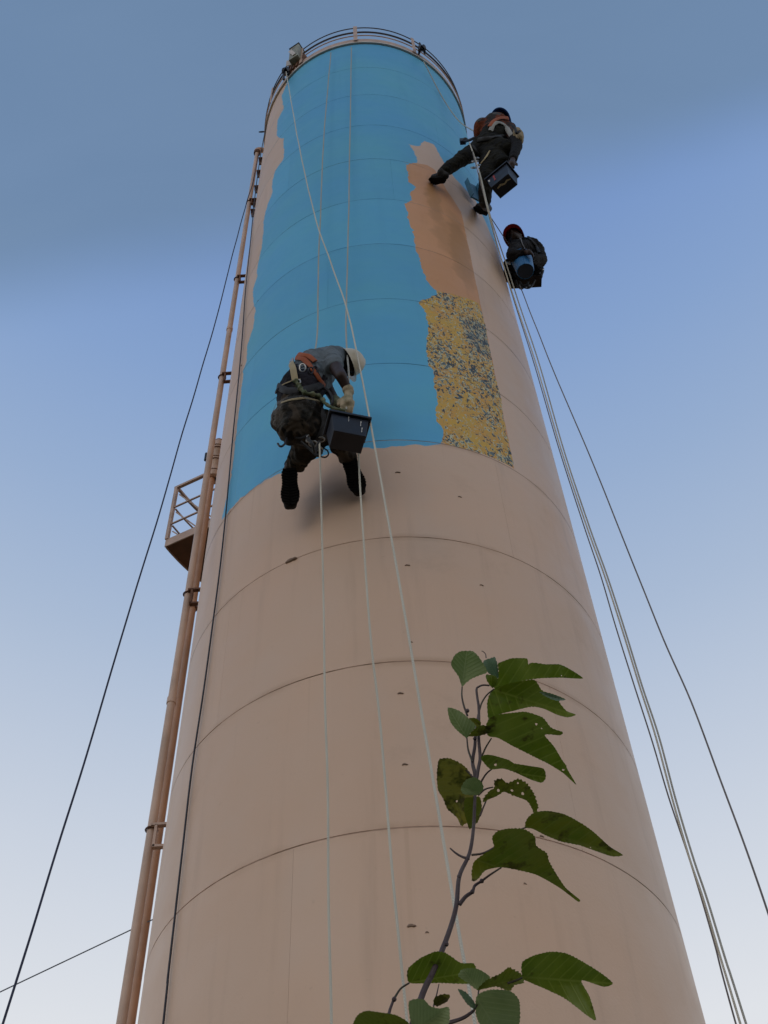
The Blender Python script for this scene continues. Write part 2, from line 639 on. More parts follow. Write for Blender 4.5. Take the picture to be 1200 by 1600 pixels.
BLUTRAY = simple('blue_tray_plastic', (0.04, 0.19, 0.33), 0.4, bump=0.05, scale=6)
RUBBER = simple('black_rubber', (0.006, 0.005, 0.005), 0.9, bump=0.3, spec=0.15)
LEATHER = simple('black_boot_leather', (0.010, 0.008, 0.008), 0.6, spec=0.3, bump=0.3, bscale=40)
SKIN = simple('dark_skin', (0.040, 0.020, 0.016), 0.5, spec=0.35, var=0.2, scale=12, bump=0.1)
ORANGEW = simple('orange_webbing', (0.36, 0.080, 0.018), 0.7, bump=0.4, bscale=220)
TANW = simple('tan_webbing', (0.42, 0.34, 0.20), 0.75, bump=0.4, bscale=220)
BLACKW = simple('black_webbing', (0.012, 0.012, 0.016), 0.7, bump=0.4, bscale=220)
GREENR = simple('green_lanyard_cord', (0.045, 0.075, 0.035), 0.8, alt=(0.16, 0.16, 0.09), scale=30, bump=0.4)
GLOVE = simple('soiled_glove_cloth', (0.50, 0.40, 0.28), 0.85, alt=(0.20, 0.19, 0.12), scale=14, bump=0.5, bscale=160)
HELM_W = simple('scuffed_white_helmet', (0.66, 0.60, 0.50), 0.33, alt=(0.50, 0.44, 0.34), scale=6, bump=0.03)
HELM_R = simple('red_helmet_plastic', (0.40, 0.010, 0.025), 0.35, bump=0.03)
HELM_B = simple('blue_cap', (0.03, 0.10, 0.40), 0.5, bump=0.05)
WHITEP = simple('white_paint_drip', (0.75, 0.72, 0.68), 0.5, bump=0.02)
REDP = simple('red_paint_smear', (0.35, 0.03, 0.03), 0.5)
LAMPGREY = simple('grey_green_box_paint', (0.30, 0.31, 0.25), 0.5, alt=(0.18, 0.15, 0.09), scale=6)
CONC = simple('concrete', (0.33, 0.31, 0.28), 0.9, scale=2, bump=0.5, bscale=20)


def rope_mat(name, a, b, rough=0.75):
    t = NT(name)
    w = t.new('ShaderNodeTexWave', wave_type='BANDS', bands_direction='DIAGONAL')
    w.inputs['Scale'].default_value = 48
    w.inputs['Distortion'].default_value = 1.5
    t.l.new(t.tc.outputs['Object'], w.inputs['Vector'])
    c = t.mix(t.math('MULTIPLY', w.outputs['Fac'], t.mr(t.noise(3, 3), 0.3, 0.7, 0.3, 1.0)), a, b)
    return t.set(c, rough, bump=w.outputs['Fac'], bstr=0.6, bdist=0.003)


WROPE = rope_mat('white_twisted_rope', (0.70, 0.66, 0.56), (0.45, 0.43, 0.37))
GROPE = rope_mat('grey_twisted_rope', (0.48, 0.47, 0.42), (0.30, 0.30, 0.28))


def cloth(name, cols, scale=7, rough=0.85, thr=(0.45, 0.5), fold=0.6):
    t = NT(name)
    a = t.noise(scale, 3, 0.55, 0.6)
    c = t.mix(t.mr(a, *thr), cols[0], cols[1])
    if len(cols) > 2:
        b = t.noise(scale * 1.3, 3, 0.5, 0.8, vec=t.mapv(loc=(5, 3, 1)))
        c = t.mix(t.mr(b, thr[0] + 0.08, thr[1] + 0.08), c, cols[2])
    weave = t.noise(260, 2)
    folds = t.noise(16, 3, 0.55, 0.6)
    h = t.math('ADD', t.math('MULTIPLY', folds, 8.0), weave)
    t.set(c, rough, bump=h, bstr=fold, bdist=0.004)
    t.b.inputs['Specular IOR Level'].default_value = 0.2
    return t.m


GREYTEE = cloth('grey_blue_shirt_cloth', [(0.145, 0.175, 0.205), (0.10, 0.125, 0.15)])
VEST = cloth('black_vest_cloth', [(0.008, 0.008, 0.013), (0.016, 0.014, 0.021)])
CAMO = cloth('dark_camouflage_cloth', [(0.020, 0.015, 0.011), (0.060, 0.045, 0.033), (0.008, 0.007, 0.006)], scale=6)
BLKCLOTH = cloth('black_trouser_cloth', [(0.005, 0.005, 0.007), (0.009, 0.008, 0.009)])
OLIVE = cloth('dark_olive_trouser_cloth', [(0.006, 0.006, 0.006), (0.012, 0.011, 0.007)])
HIVIS = cloth('orange_and_grey_shirt_cloth', [(0.15, 0.038, 0.018), (0.030, 0.024, 0.024), (0.085, 0.085, 0.09)], scale=3.5)
DKJACK = cloth('dark_grey_jacket_cloth', [(0.006, 0.005, 0.006), (0.012, 0.010, 0.011), (0.022, 0.018, 0.017)], scale=7)


def clear_mat():
    t = NT('clear_scuffed_plastic')
    t.set((0.55, 0.56, 0.56), 0.16, spec=0.9)
    mx = t.new('ShaderNodeMixShader')
    tr = t.new('ShaderNodeBsdfTransparent')
    tr.inputs[0].default_value = (0.94, 0.94, 0.94, 1)
    f = t.mr(t.noise(9, 3), 0.48, 0.68, 0.01, 0.16)
    lw = t.new('ShaderNodeLayerWeight')
    lw.inputs[0].default_value = 0.35
    f2 = t.math('ADD', f, t.math('MULTIPLY', t.math('POWER', lw.outputs['Facing'], 3.0), 0.4), clamp=True)
    t.l.new(f2, mx.inputs[0])
    t.l.new(tr.outputs[0], mx.inputs[1])
    t.l.new(t.b.outputs[0], mx.inputs[2])
    t.l.new(mx.outputs[0], t.out.inputs['Surface'])
    return t.m


CLEAR = clear_mat()


def leaf_mat(name, a, b, vein, brown=0.0, trans=0.42):
    t = NT(name)
    uv = t.new('ShaderNodeSeparateXYZ')
    t.l.new(t.tc.outputs['UV'], uv.inputs[0])
    av = t.math('ABSOLUTE', uv.outputs['Y'])
    # side veins leave the midrib at a slant
    s = t.math('SUBTRACT', uv.outputs['X'], t.math('MULTIPLY', av, 0.8))
    w = t.math('SINE', t.math('MULTIPLY', s, 52.0))
    wv = t.mr(w, 0.80, 1.0)
    mid = t.mr(av, 0.0, 0.018, 1.0, 0.0)
    v = t.math('MAXIMUM', t.math('MULTIPLY', wv, 0.65), mid)
    n = t.noise(22, 4, 0.6)
    c = t.mix(t.mr(n, 0.35, 0.68), a, b)
    c = t.mix(t.mr(t.noise(11, 2, 0.5, vec=t.mapv(loc=(3, 3, 3))), 0.42, 0.62), c, t.mix(0.5, c, vein))  # broad paler blotches: uneven shading of the blade put into its colour
    c = t.mix(t.math('MULTIPLY', v, 0.8), c, vein)
    if brown > 0:
        nb = t.noise(34, 3, 0.6, vec=t.mapv(loc=(2, 7, 1)))
        c = t.mix(t.mr(nb, 0.62 - brown * 0.2, 0.72 - brown * 0.2), c, (0.035, 0.016, 0.008))
    t.set(c, 0.42, spec=0.35, bump=t.math('SUBTRACT', t.mr(w, -1, 1), v), bstr=0.35, bdist=0.001)
    trn = t.new('ShaderNodeBsdfTranslucent')
    t.l.new(t.mix(0.4, c, (0.12, 0.16, 0.01)), trn.inputs['Color'])
    mx = t.new('ShaderNodeMixShader')
    mx.inputs[0].default_value = trans
    t.l.new(t.b.outputs[0], mx.inputs[1])
    t.l.new(trn.outputs[0], mx.inputs[2])
    t.l.new(mx.outputs[0], t.out.inputs['Surface'])
    return t.m


LEAF_G = leaf_mat('mulberry_leaf_green', (0.068, 0.120, 0.008), (0.125, 0.175, 0.010), (0.24, 0.29, 0.05), 0.1)
LEAF_P = leaf_mat('young_leaf_pale_green', (0.20, 0.27, 0.11), (0.12, 0.19, 0.065), (0.34, 0.40, 0.20))
LEAF_T = leaf_mat('young_leaf_blue_green', (0.13, 0.21, 0.16), (0.09, 0.17, 0.12), (0.20, 0.27, 0.19))
LEAF_Y = leaf_mat('yellowing_leaf', (0.24, 0.18, 0.015), (0.11, 0.115, 0.015), (0.24, 0.20, 0.05), 0.7)
LEAF_O = leaf_mat('old_leaf_olive', (0.150, 0.145, 0.010), (0.080, 0.125, 0.010), (0.17, 0.18, 0.035), 0.30)
STEM = simple('purple_brown_bark', (0.050, 0.028, 0.034), 0.6, alt=(0.085, 0.062, 0.065), scale=25, bump=0.5, bscale=90)
PETI = simple('reddish_petiole', (0.045, 0.045, 0.022), 0.5, alt=(0.055, 0.025, 0.02), scale=30)


def ground_mat():
    t = NT('dry_earth_and_grass')
    n = t.noise(0.35, 6, 0.6)
    n2 = t.noise(6, 5, 0.7)
    c = t.mix(t.mr(n, 0.42, 0.58), (0.17, 0.12, 0.08), (0.06, 0.085, 0.035))
    c = t.mix(t.mr(n2, 0.3, 0.7), c, (0.10, 0.085, 0.05))
    return t.set(c, 0.95, bump=n2, bstr=0.6, bdist=0.03)


# ------------------------------------------------------------------ ground
g = MB()
g.add([(-1500, -1500, 0), (1500, -1500, 0), (1500, 1500, 0), (-1500, 1500, 0)], [(0, 1, 2, 3)])
ground = g.build('ground', ground_mat(), None, smooth=False)
tag(ground, 'dry earth and thin grass around the tower', None, None, 'structure')

# ------------------------------------------------------------------ water tower
TR = 1.6
RINGS = [19.560, 18.364, 17.124, 15.902, 14.715, 13.496, 12.326, 11.112, 9.926, 8.766, 7.586, 6.406, 5.218, 4.03, 2.84, 1.65, 0.45]


def ragged(pts, amp, step, seed, closed=True):
    """densify a painted edge given in (theta, z) and give it a rolled, brushed raggedness"""
    res = []
    n = len(pts)
    rng = range(n if closed else n - 1)
    s = 0.0
    for i in rng:
        a, b = pts[i], pts[(i + 1) % n]
        dx, dy = (b[0] - a[0]) * R(1) * TR, b[1] - a[1]
        L = math.hypot(dx, dy)
        m = max(1, int(L / step))
        nx, ny = (-dy / L, dx / L) if L > 1e-6 else (0, 0)
        big = L > 3.0 or abs(a[0]) > 85 and abs(b[0]) > 85 or a[1] > 19.6
        for k in range(m):
            t = k / m
            s += L / m
            w = 0 if (big and k == 0) else amp * (noise.noise(Vector((s * 3.1, seed, 0))) * 1.1 + noise.noise(Vector((s * 11, seed, 5))) * 0.8 + noise.noise(Vector((s * 27, seed, 9))) * 0.7)
            if k == 0: w *= 0.3
            res.append((a[0] + (b[0] - a[0]) * t + nx * w / (R(1) * TR), a[1] + dy * t + ny * w))
    return res


def TZ(l):
    return [theta_z(x, y) for x, y in l]


left_edge = TZ([(448, 132), (440, 150), (443, 170), (433, 190), (432, 213), (443, 217), (444, 233), (442, 250), (430, 267), (425, 283), (425, 303),
                (418, 320), (412, 347), (410, 380), (403, 417), (402, 432), (395, 452), (396, 472), (399, 485), (396, 507), (386, 542), (385, 565),
                (380, 578), (374, 640), (367, 700), (362, 744), (347, 812)])
bottom_edge = TZ([(359, 796), (376, 777), (391, 766), (408, 756), (424, 747), (440, 740), (475, 722), (510, 710), (545, 702), (577, 699), (600, 700), (612, 697), (642, 695), (664, 697), (688, 694)])
right_edge = TZ([(690, 669), (682, 658), (683, 645), (684, 624), (680, 600), (678, 579), (670, 572), (666, 556), (667, 539), (670, 522), (667, 505),
                 (664, 484), (654, 473), (671, 466), (683, 460), (682, 454), (675, 448), (666, 437), (658, 417), (650, 390), (646, 373), (648, 360),
                 (640, 350), (632, 318), (645, 313), (641, 302), (650, 293), (637, 283), (638, 273), (633, 257), (652, 253), (648, 237), (638, 225),
                 (650, 228), (657, 227), (663, 220), (678, 226), (687, 242), (693, 253), (702, 266), (710, 277), (722, 290), (733, 303), (742, 312), (753, 335)])
top_z = 19.9
blue_poly = [(left_edge[0][0], top_z)] + left_edge + bottom_edge + right_edge + [(64, 14.35), (80, 14.3), (84, 15.2), (87, 17.0), (88, top_z)]
blue_poly = ragged(blue_poly, 0.020, 0.028, 3.3)
pri = TZ([(636, 257), (650, 255), (668, 258), (680, 266), (690, 282), (700, 300), (712, 318)])
orange_poly = ragged([(8, 14.66)] + pri[1:] + [(40.6, 13.9), (40.2, 12.5), (39.9, 11.2), (39.5, 10.0), (38.9, 8.79), (8, 8.79)], 0.008, 0.03, 8.1)
ochre_poly = ragged(TZ([(668, 288), (682, 289), (682, 312), (688, 330), (705, 338), (721, 341), (724, 365), (727, 390), (716, 402), (700, 404), (690, 385), (680, 372), (676, 340), (667, 315)]), 0.015, 0.03, 1.2)
old_poly = ragged(TZ([(683, 455), (700, 459), (722, 464), (748, 474)]) + [(39.9, 11.2), (39.6, 10.0), (38.8, 8.80), (30, 8.775), (8, 8.775), (8, 11.3)], 0.016, 0.02, 5.5)


def inside(poly, x, y):
    c = False
    n = len(poly)
    j = n - 1
    for i in range(n):
        xi, yi = poly[i]
        xj, yj = poly[j]
        if (yi > y) != (yj > y) and x < (xj - xi) * (y - yi) / (yj - yi) + xi:
            c = not c
        j = i
    return c


POLYS = [blue_poly, orange_poly, ochre_poly, old_poly]
BB = [(min(p[0] for p in q), max(p[0] for p in q), min(p[1] for p in q), max(p[1] for p in q)) for q in POLYS]


def clip(a, b, x0, x1, y0, y1):
    dx, dy = b[0] - a[0], b[1] - a[1]
    t0, t1 = 0.0, 1.0
    for p, q in ((-dx, a[0] - x0), (dx, x1 - a[0]), (-dy, a[1] - y0), (dy, y1 - a[1])):
        if abs(p) < 1e-12:
            if q < 0: return None
        else:
            r = q / p
            if p < 0: t0 = max(t0, r)
            else: t1 = min(t1, r)
    if t0 >= t1: return None
    return (a[0] + dx * t0, a[1] + dy * t0), (a[0] + dx * t1, a[1] + dy * t1)


def shell_plate(t0, t1, z0, z1, parent):
    pts, edges = [], []

    def addp(x, y):
        pts.append(Vector((x * K, y)))
        return len(pts) - 1
    K = R(1) * TR
    nx = max(2, int((t1 - t0) / 2.5))
    ny = 4
    # border
    border = [(t0 + (t1 - t0) * i / nx, z0) for i in range(nx)] + [(t1, z0 + (z1 - z0) * i / ny) for i in range(ny)] + \
             [(t1 - (t1 - t0) * i / nx, z1) for i in range(nx)] + [(t0, z1 - (z1 - z0) * i / ny) for i in range(ny)]
    idx = [addp(*b) for b in border]
    for i in range(len(idx)):
        edges.append((idx[i], idx[(i + 1) % len(idx)]))
    for i in range(1, nx):
        for j in range(1, ny):
            addp(t0 + (t1 - t0) * i / nx, z0 + (z1 - z0) * j / ny)
    use = []
    for q, (poly, bb) in enumerate(zip(POLYS, BB)):
        if bb[0] > t1 or bb[1] < t0 or bb[2] > z1 or bb[3] < z0: continue
        use.append(q)
        for i in range(len(poly)):
            s = clip(poly[i], poly[(i + 1) % len(poly)], t0, t1, z0, z1)
            if s:
                edges.append((addp(*s[0]), addp(*s[1])))
    vs, es, fs, *_ = delaunay_2d_cdt(pts, edges, [], 0, 1e-5)
    me = bpy.data.meshes.new('shell_plate')
    V = [tuple(cyl_pt(v.x / K, v.y, TR)) for v in vs]
    faces = [tuple(f) for f in fs]
    mats = []
    for f in faces:
        cx = sum(vs[i].x for i in f) / len(f) / K
        cy = sum(vs[i].y for i in f) / len(f)
        m = 0
        if use:
            if 0 in use and inside(blue_poly, cx, cy): m = 1
            elif 3 in use and inside(old_poly, cx, cy): m = 4
            elif 1 in use and inside(orange_poly, cx, cy): m = 2
        mats.append(m)
    # turned-in edge so that the joint between plates is a real groove
    V2 = [tuple(cyl_pt(b[0], b[1], TR)) for b in border] + [tuple(cyl_pt(b[0], b[1], TR - 0.016)) for b in border]
    k = len(V)
    nb = len(border)
    for i in range(nb):
        j = (i + 1) % nb
        faces.append((k + i, k + j, k + nb + j, k + nb + i))
        cx, cy = border[i]
        mats.append(1 if (use and inside(blue_poly, cx, cy)) else 0)
    me.from_pydata(V + V2, [], faces)
    for m in (PEACH, BLUE, ORANGE, OCHRE, OLD):
        me.materials.append(m)
    me.polygons.foreach_set('material_index', mats)
    bm = bmesh.new()
    bm.from_mesh(me)
    for f in bm.faces:
        c = f.calc_center_median()
        if f.index < len(fs) and f.normal.dot(Vector((c.x, c.y, 0))) < 0:
            f.normal_flip()
    bm.to_mesh(me)
    bm.free()
    o = link_mesh('shell_plate', me, None, parent, True)
    # radial normals on the outer skin: a true cylinder
    nrm = []
    flat = [False] * len(me.vertices)
    for i, v in enumerate(me.vertices):
        nrm.append(Vector((v.co.x, v.co.y, 0)).normalized() if i < k else Vector((0, 0, 0)))
    me.normals_split_custom_set_from_vertices(nrm)
    return o


tower = empty('water_tower', (0, 0, 0), 'tall cylindrical steel water tower, peach below and freshly painted blue above', 'water tower')
joint = {11: (-88.0, 35, 150), 9: (32.0, 150, 268), 12: (-21.5, 95, 215), 10: (75.0, 195, 315), 13: (20.0, 140, 260), 8: (-49, 70, 190), 7: (-47, 72, 190)}
for i in range(len(RINGS) - 1):
    z1, z0 = RINGS[i] - 0.0045, RINGS[i + 1] + 0.0045
    a = joint.get(i, None)
    if a is None:
        s = (i * 47) % 120 + 62
        a = (s, s + 120, s + 240)
    a = sorted(x % 360 for x in a)
    for k in range(3):
        t0 = a[k]
        t1 = a[(k + 1) % 3]
        if t1 <= t0: t1 += 360
        # keep theta in (-180, 180) where the paint is: split the range so that it is centred on the front when it crosses it
        if t0 > 180: t0, t1 = t0 - 360, t1 - 360
        g2 = 0.018
        if t1 > 180 and t0 < 180:
            shell_plate(t0 + g2, t1 - g2, z0, z1, tower) if t1 - 360 < -100 else None
            if t1 - 360 >= -100:
                shell_plate(t0 - 360 + g2, t1 - 360 - g2, z0, z1, tower)
        else:
            shell_plate(t0 + g2, t1 - g2, z0, z1, tower)
m = MB()
m.lathe([(TR - 0.0095, 0.0), (TR - 0.0095, 19.55)], (0, 0, 0), 160)
m.build('seam_backing', SEAM, tower)
# raised, uneven weld beads in the joints
for zr in RINGS[1:-1]:
    m = MB()
    n_ = 220
    pts_ = []
    rad_ = []
    for i in range(n_ + 1):
        a = -110 + 220 * i / n_
        w_ = noise.noise(Vector((a * 0.13, zr * 3, 0)))
        pts_.append(cyl_pt(a, zr + 0.0022 * noise.noise(Vector((a * .5, zr, 3))), TR - 0.0052 + 0.0028 * w_))
        rad_.append(0.0048 + 0.0016 * noise.noise(Vector((a * 1.7, zr, 7))))
    m.tube(pts_, rad_, 6)
    m.build('weld_seam', SEAM, tower)
m = MB()
m.band(0.0 + 0.001, TR + 0.028, RINGS[0] + 0.002, RINGS[0] + 0.05, 128)
m.build('top_rim', RIMP, tower)
m = MB()
m.band(TR + 0.0, TR + 0.26, 0.0, 0.449, 96)
m.build('concrete_base', CONC, tower, smooth=True)
# cone roof seen from nowhere near, but it closes the tank
m = MB()
m.lathe([(TR - 0.02, RINGS[0] + 0.052), (0.8, RINGS[0] + 0.20), (0.02, RINGS[0] + 0.34)], (0, 0, 0), 64)
m.build('roof', PEACH, tower)


# small lug scars left on the plates
def lug(x, y, s=1.0, mat=None):
    t_, z_ = theta_z(x, y)
    m = MB()
    n = cyl_pt(t_, z_, 1).copy()
    n.z = 0
    n.normalize()
    M = Matrix((Vector((0, 0, 1)).cross(n), Vector((0, 0, 1)), n)).transposed()
    c = cyl_pt(t_, z_, TR)
    m.ball(c, 0.014 * s, 0.007 * s, 0.006 * s, M, 8)
    m.ball(c + M @ Vector((0.012 * s, -0.004, 0)), 0.010 * s, 0.005 * s, 0.007 * s, M, 8)
    m.ball(c + M @ Vector((-0.010 * s, -0.005, 0.002)), 0.006 * s, 0.004 * s, 0.004 * s, M, 8)
    m.build('lug_scar', mat or SEAL, tower)


for x, y, s in [(621, 738, 1.1), (636, 883, 1.0), (642, 1003, .6), (625, 1083, 1.0), (632, 1194, .9), (642, 1446, 1.2), (667, 1456, .5), (752, 914, .8),
                (846, 1306, .7), (718, 776, .8), (820, 1380, .5), (454, 876, 2.6), (377, 571, .6), (403, 470, .5), (700, 480, .6)]:
    lug(x, y, s)

# ------------------------------------------------------------------ guardrail round the top
rail = empty('guardrail', (0, 0, RINGS[0] + 0.05), 'thin steel guardrail of three hoops round the top of the tower', 'guardrail')
ZR = RINGS[0]
for dz, rad, mt, nm in ((0.80, 0.0085, RAILD, 'top_rail'), (0.545, 0.014, RAILD, 'middle_rail'), (0.36, 0.009, RAILP, 'lower_rail'), (0.13, 0.035, RAILP, 'kick_plate')):
    m = MB()
    if nm == 'kick_plate':
        m.band(TR + 0.012, TR + 0.02, ZR + 0.055, ZR + 0.21, 128)
    else:
        m.ring(TR + 0.03, ZR + dz, rad, n=128, k=6)
    m.build(nm, mt, rail)
POSTS = [-2.0, 30.5, 96, 130, 164, -164, -130, -96, -62, -34]
for th in POSTS:
    m = MB()
    a = cyl_pt(th, ZR + 0.06, TR + 0.045)
    b = cyl_pt(th, ZR + 0.83, TR + 0.045)
    m.bar(a, b, 0.05 if th != -2.0 else 0.06, 0.012, up=cyl_pt(th, 0, 1))
    m.build('post', RAILP, rail, smooth=False)

# small steel cabinet and boards that stand on the rim at the upper left
box = empty('steel_cabinet', cyl_pt(-36, ZR + 0.05, TR - 0.1), 'small grey steel cabinet with open flap standing on the rim at upper left', 'cabinet')
pc = at_y(463, 88, -1.33)
th_c = math.degrees(math.atan2(pc.x, -pc.y))
Mb = Matrix.Rotation(R(th_c + 8), 3, 'Z')
m = MB(); m.box((pc.x, pc.y, pc.z + 0.02), 0.17, 0.15, 0.62, Mb); m.build('casing', LAMPGREY, box, False, 0.008)
m = MB(); m.box(Vector((pc.x, pc.y, pc.z - 0.02)) + Mb @ Vector((-0.02, -0.085, 0)), 0.06, 0.012, 0.40, Mb @ Matrix.Rotation(R(-14), 3, 'Y')); m.build('front_plate', RIMP, box, False)
m = MB(); m.box(Vector((pc.x, pc.y, pc.z - 0.02)) + Mb @ Vector((-0.15, 0.02, 0)), 0.09, 0.012, 0.28, Mb @ Matrix.Rotation(R(20), 3, 'Z')); m.build('flap', RIMP, box, False)
m = MB(); m.box((pc.x, pc.y, pc.z + 0.341), 0.19, 0.17, 0.02, Mb); m.build('lid', BLACKST, box, False)
bd = empty('board_stack', cyl_pt(-40, ZR + 0.05, TR - 0.05), 'stack of rust brown steel slats lashed to the rail left of the cabinet', 'steel slats')
for k in range(5):
    th = -33.5 - k * 2.6
    m = MB()
    c = cyl_pt(th, ZR + 0.10 + 0.02 * k, TR + 0.0)
    m.box(c + Vector((0, 0, 0.16)), 0.035, 0.10, 0.34, Matrix.Rotation(R(th), 3, 'Z') @ Matrix.Rotation(R(12), 3, 'Y'))
    m.build('slat', RUST, bd, False)
# rope knots tied to the rail
for (x, y, lab) in ((447, 112, 'knot of dark rope tied to the rail left of the cabinet'), (659, 77, 'knot of dark cord with a loose end on the right rail post')):
    c = at_y(x, y, -1.22 if x < 500 else -1.42)
    o = empty('rope_knot', c, lab, 'knot')
    m = MB()
    pts = []
    for k in range(60):
        a = k / 60 * math.tau * 3
        pts.append(c + Vector((math.sin(a) * 0.05, math.cos(a * 1.3) * 0.045, math.sin(a * 2 + 1) * 0.09)))
    m.tube(pts, 0.014, 6)
    m.build('coil', DKCABLE, o)
    m = MB()
    if x > 500:
        m.tube(spline([c, c + Vector((0.01, 0, 0.12)), c + Vector((-0.02, -0.03, 0.25))], 6), 0.012, 6)
    else:
        m.tube(spline([c, c + Vector((-0.03, 0, -0.15)), c + Vector((-0.02, 0.0, -0.4))], 6), 0.018, 6)
    m.build('loose_end', DKCABLE, o)

# ------------------------------------------------------------------ pipes at the left side
PX = at_y(292, 907, -0.12)          # outer edge of the main pipe at mid height
PIPE_R = 0.031
pxc = PX.x + PIPE_R
pipe = empty('overflow_pipe', (pxc, -0.12, 0), 'long peach pipe standing clear of the tower from the ground to a top elbow', 'pipe')
ztop = at_y(400, 238, -0.12).z
m = MB()
m.lathe([(PIPE_R, 0.0), (PIPE_R, ztop - 0.03)], (pxc, -0.12, 0), 20)
m.build('tube', PIPE, pipe)
m = MB()
m.tube(spline([(pxc, -0.12, ztop - 0.03), (pxc, -0.12, ztop + 0.08), (pxc + 0.07, -0.09, ztop + 0.16), (pxc + 0.28, -0.02, ztop + 0.17)], 8), 0.045, 16)
m.build('elbow', PIPE, pipe)
m = MB()
m.lathe([(0.052, ztop - 0.06), (0.052, ztop + 0.02), (0.040, ztop + 0.02)], (pxc, -0.12, 0), 20)
m.build('collar', RUST, pipe)
for (x, y) in ((352, 515), (278, 1095)):
    z = at_y(x, y, -0.12).z
    m = MB()
    m.lathe([(PIPE_R, z - 0.03), (PIPE_R + 0.006, z - 0.028), (PIPE_R + 0.006, z + 0.028), (PIPE_R, z + 0.03)], (pxc, -0.12, 0), 20)
    m.build('sleeve', PIPE, pipe)
for (x, y) in ((385, 317), (372, 437), (347, 590), (298, 929), (243, 1297)):
    z = at_y(x, y, -0.12).z
    m = MB()
    m.ring(PIPE_R + 0.008, z, 0.007, 0, 360, 24, 6, pxc, -0.12)
    cl = m.build('clamp', RUST, pipe)
    m = MB()
    xt = -math.sqrt(TR ** 2 - 0.15 ** 2)
    m.bar((pxc + PIPE_R * 0.2, -0.165, z + 0.005), (xt - 0.005, -0.165, z + 0.005), 0.035, 0.018)
    m.bar((pxc + PIPE_R * 1.2, -0.165, z - 0.17), (xt - 0.005, -0.165, z - 0.17), 0.035, 0.018)
    m.bar((pxc + PIPE_R * 1.35, -0.165, z + 0.0), (pxc + PIPE_R * 1.35, -0.165, z - 0.175), 0.018, 0.035, up=Vector((0, 1, 0)))
    m.build('bracket', RUST if y != 1297 else RAILP, pipe, False)
# brown step brackets between the pipe top and the tower
for k, (x, y) in enumerate(((402, 252), (399, 272), (397, 296), (394, 318), (392, 333))):
    z = at_y(x, y, 0.02).z
    m = MB()
    xt = -math.sqrt(TR ** 2 - 0.02 ** 2)
    m.box((xt - 0.055, 0.02, z), 0.10, 0.12, 0.03)
    m.bar((xt - 0.10, 0.02, z - 0.01), (xt - 0.004, 0.02, z - 0.20), 0.03, 0.02)
    m.build('step_bracket', RUST, pipe, False)

drain = empty('drain_pipe', (pxc + 0.08, 0.3, 0), 'second peach pipe between the long pipe and the tower, ending in a ribbed fitting', 'pipe')
dy = 0.30
dx = at_y(226.5, 1400, dy).x + 0.031
zf0 = at_y(338, 748, dy).z
zf1 = at_y(343, 688, dy).z
m = MB()
m.lathe([(0.031, 0), (0.031, zf0 + 0.02)], (dx, dy, 0), 20)
m.build('tube', simple('orange_peach_pipe_paint', (0.56, 0.31, 0.19), 0.45, var=0.3, scale=2.0, bump=0.1), drain)
prof = [(0.03, zf0)]
hgt = zf1 - zf0
for (u0, rr_) in ((0.0, .07), (0.05, .082), (0.10, .082), (0.11, .060), (0.20, .055), (0.30, .062), (0.36, .088), (0.42, .088), (0.44, .055), (0.60, .058), (0.66, .086), (0.72, .086), (0.74, .055), (0.9, .058), (0.97, .045), (1.0, .0)):
    prof.append((rr_, zf0 + hgt * u0))
m = MB()
m.lathe(prof, (dx + 0.02, dy, 0), 20)
m.build('ribbed_fitting', PIPE, drain)
for u0, rb in ((.10, .084), (.36, .090), (.42, .090), (.66, .088), (.72, .088), (.93, .052)):  # thin rust-coloured rings added, standing in for shade in the rib grooves
    m = MB()
    m.ring(rb - .002, zf0 + hgt * u0, 0.006, 0, 360, 24, 6, dx + 0.02, dy)
    m.build('groove_shade_ring', RUST, drain)
zv = at_y(322, 714, dy).z
m = MB()
hx_ = at_y(322, 714, dy)
m.tube([(dx, dy, zv), hx_], 0.010, 8)
m.tube([hx_ + Vector((0, 0, .06)), hx_ - Vector((0, 0, .06))], 0.018, 8)
m.build('valve_handle', BLACKST, drain)
zc = at_y(308, 950, dy).z
m = MB()
m.ring(0.042, zc, 0.007, 0, 360, 20, 6, dx, dy)
m.bar((dx, dy, zc), (-TR * 0.999, dy, zc), 0.03, 0.02)
m.build('clamp', RUST, drain)

# ------------------------------------------------------------------ service platform
ZP = 11.0
RO = 2.60
A0, A1 = -114.2, -190.0             # azimuth from the front, clockwise seen from above: left-back sector
plat = empty('service_platform', cyl_pt(-150, ZP, 1.7), 'small railed steel platform jutting from the left side of the tower', 'platform')
m = MB()
m.band(TR + 0.004, RO - 0.012, ZP, ZP + 0.015, 160, A0 - 0.4, A1)
m.build('floor_plate', FLOORM, plat, False)
m = MB()
m.band(RO - 0.010, RO, ZP - 0.02, ZP + 0.10, 160, A0 - 0.3, A1)
m.build('outer_fascia', RAILP, plat, True)
m = MB()
p0, p1 = cyl_pt(A0, ZP + 0.04, TR + 0.01), cyl_pt(A0, ZP + 0.04, RO)
m.bar(p0, p1, 0.012, 0.12)
m.build('side_fascia', RAILP, plat, False)
HR = 1.02
for (r_, nm_) in ((RO - 0.012, 'post'), (TR + 0.10, 'post')):
    m = MB()
    m.bar(cyl_pt(A0, ZP + 0.10, r_), cyl_pt(A0, ZP + HR, r_), 0.036, 0.036, up=cyl_pt(A0, 0, 1))
    m.build(nm_, RAILP, plat, False)
for k in range(1, 4):
    a = A0 + (A1 - A0) * k / 3
    m = MB()
    m.bar(cyl_pt(a, ZP + 0.10, RO - 0.02), cyl_pt(a, ZP + HR, RO - 0.02), 0.04, 0.04, up=cyl_pt(a, 0, 1))
    m.build('post', RAILP, plat, False)
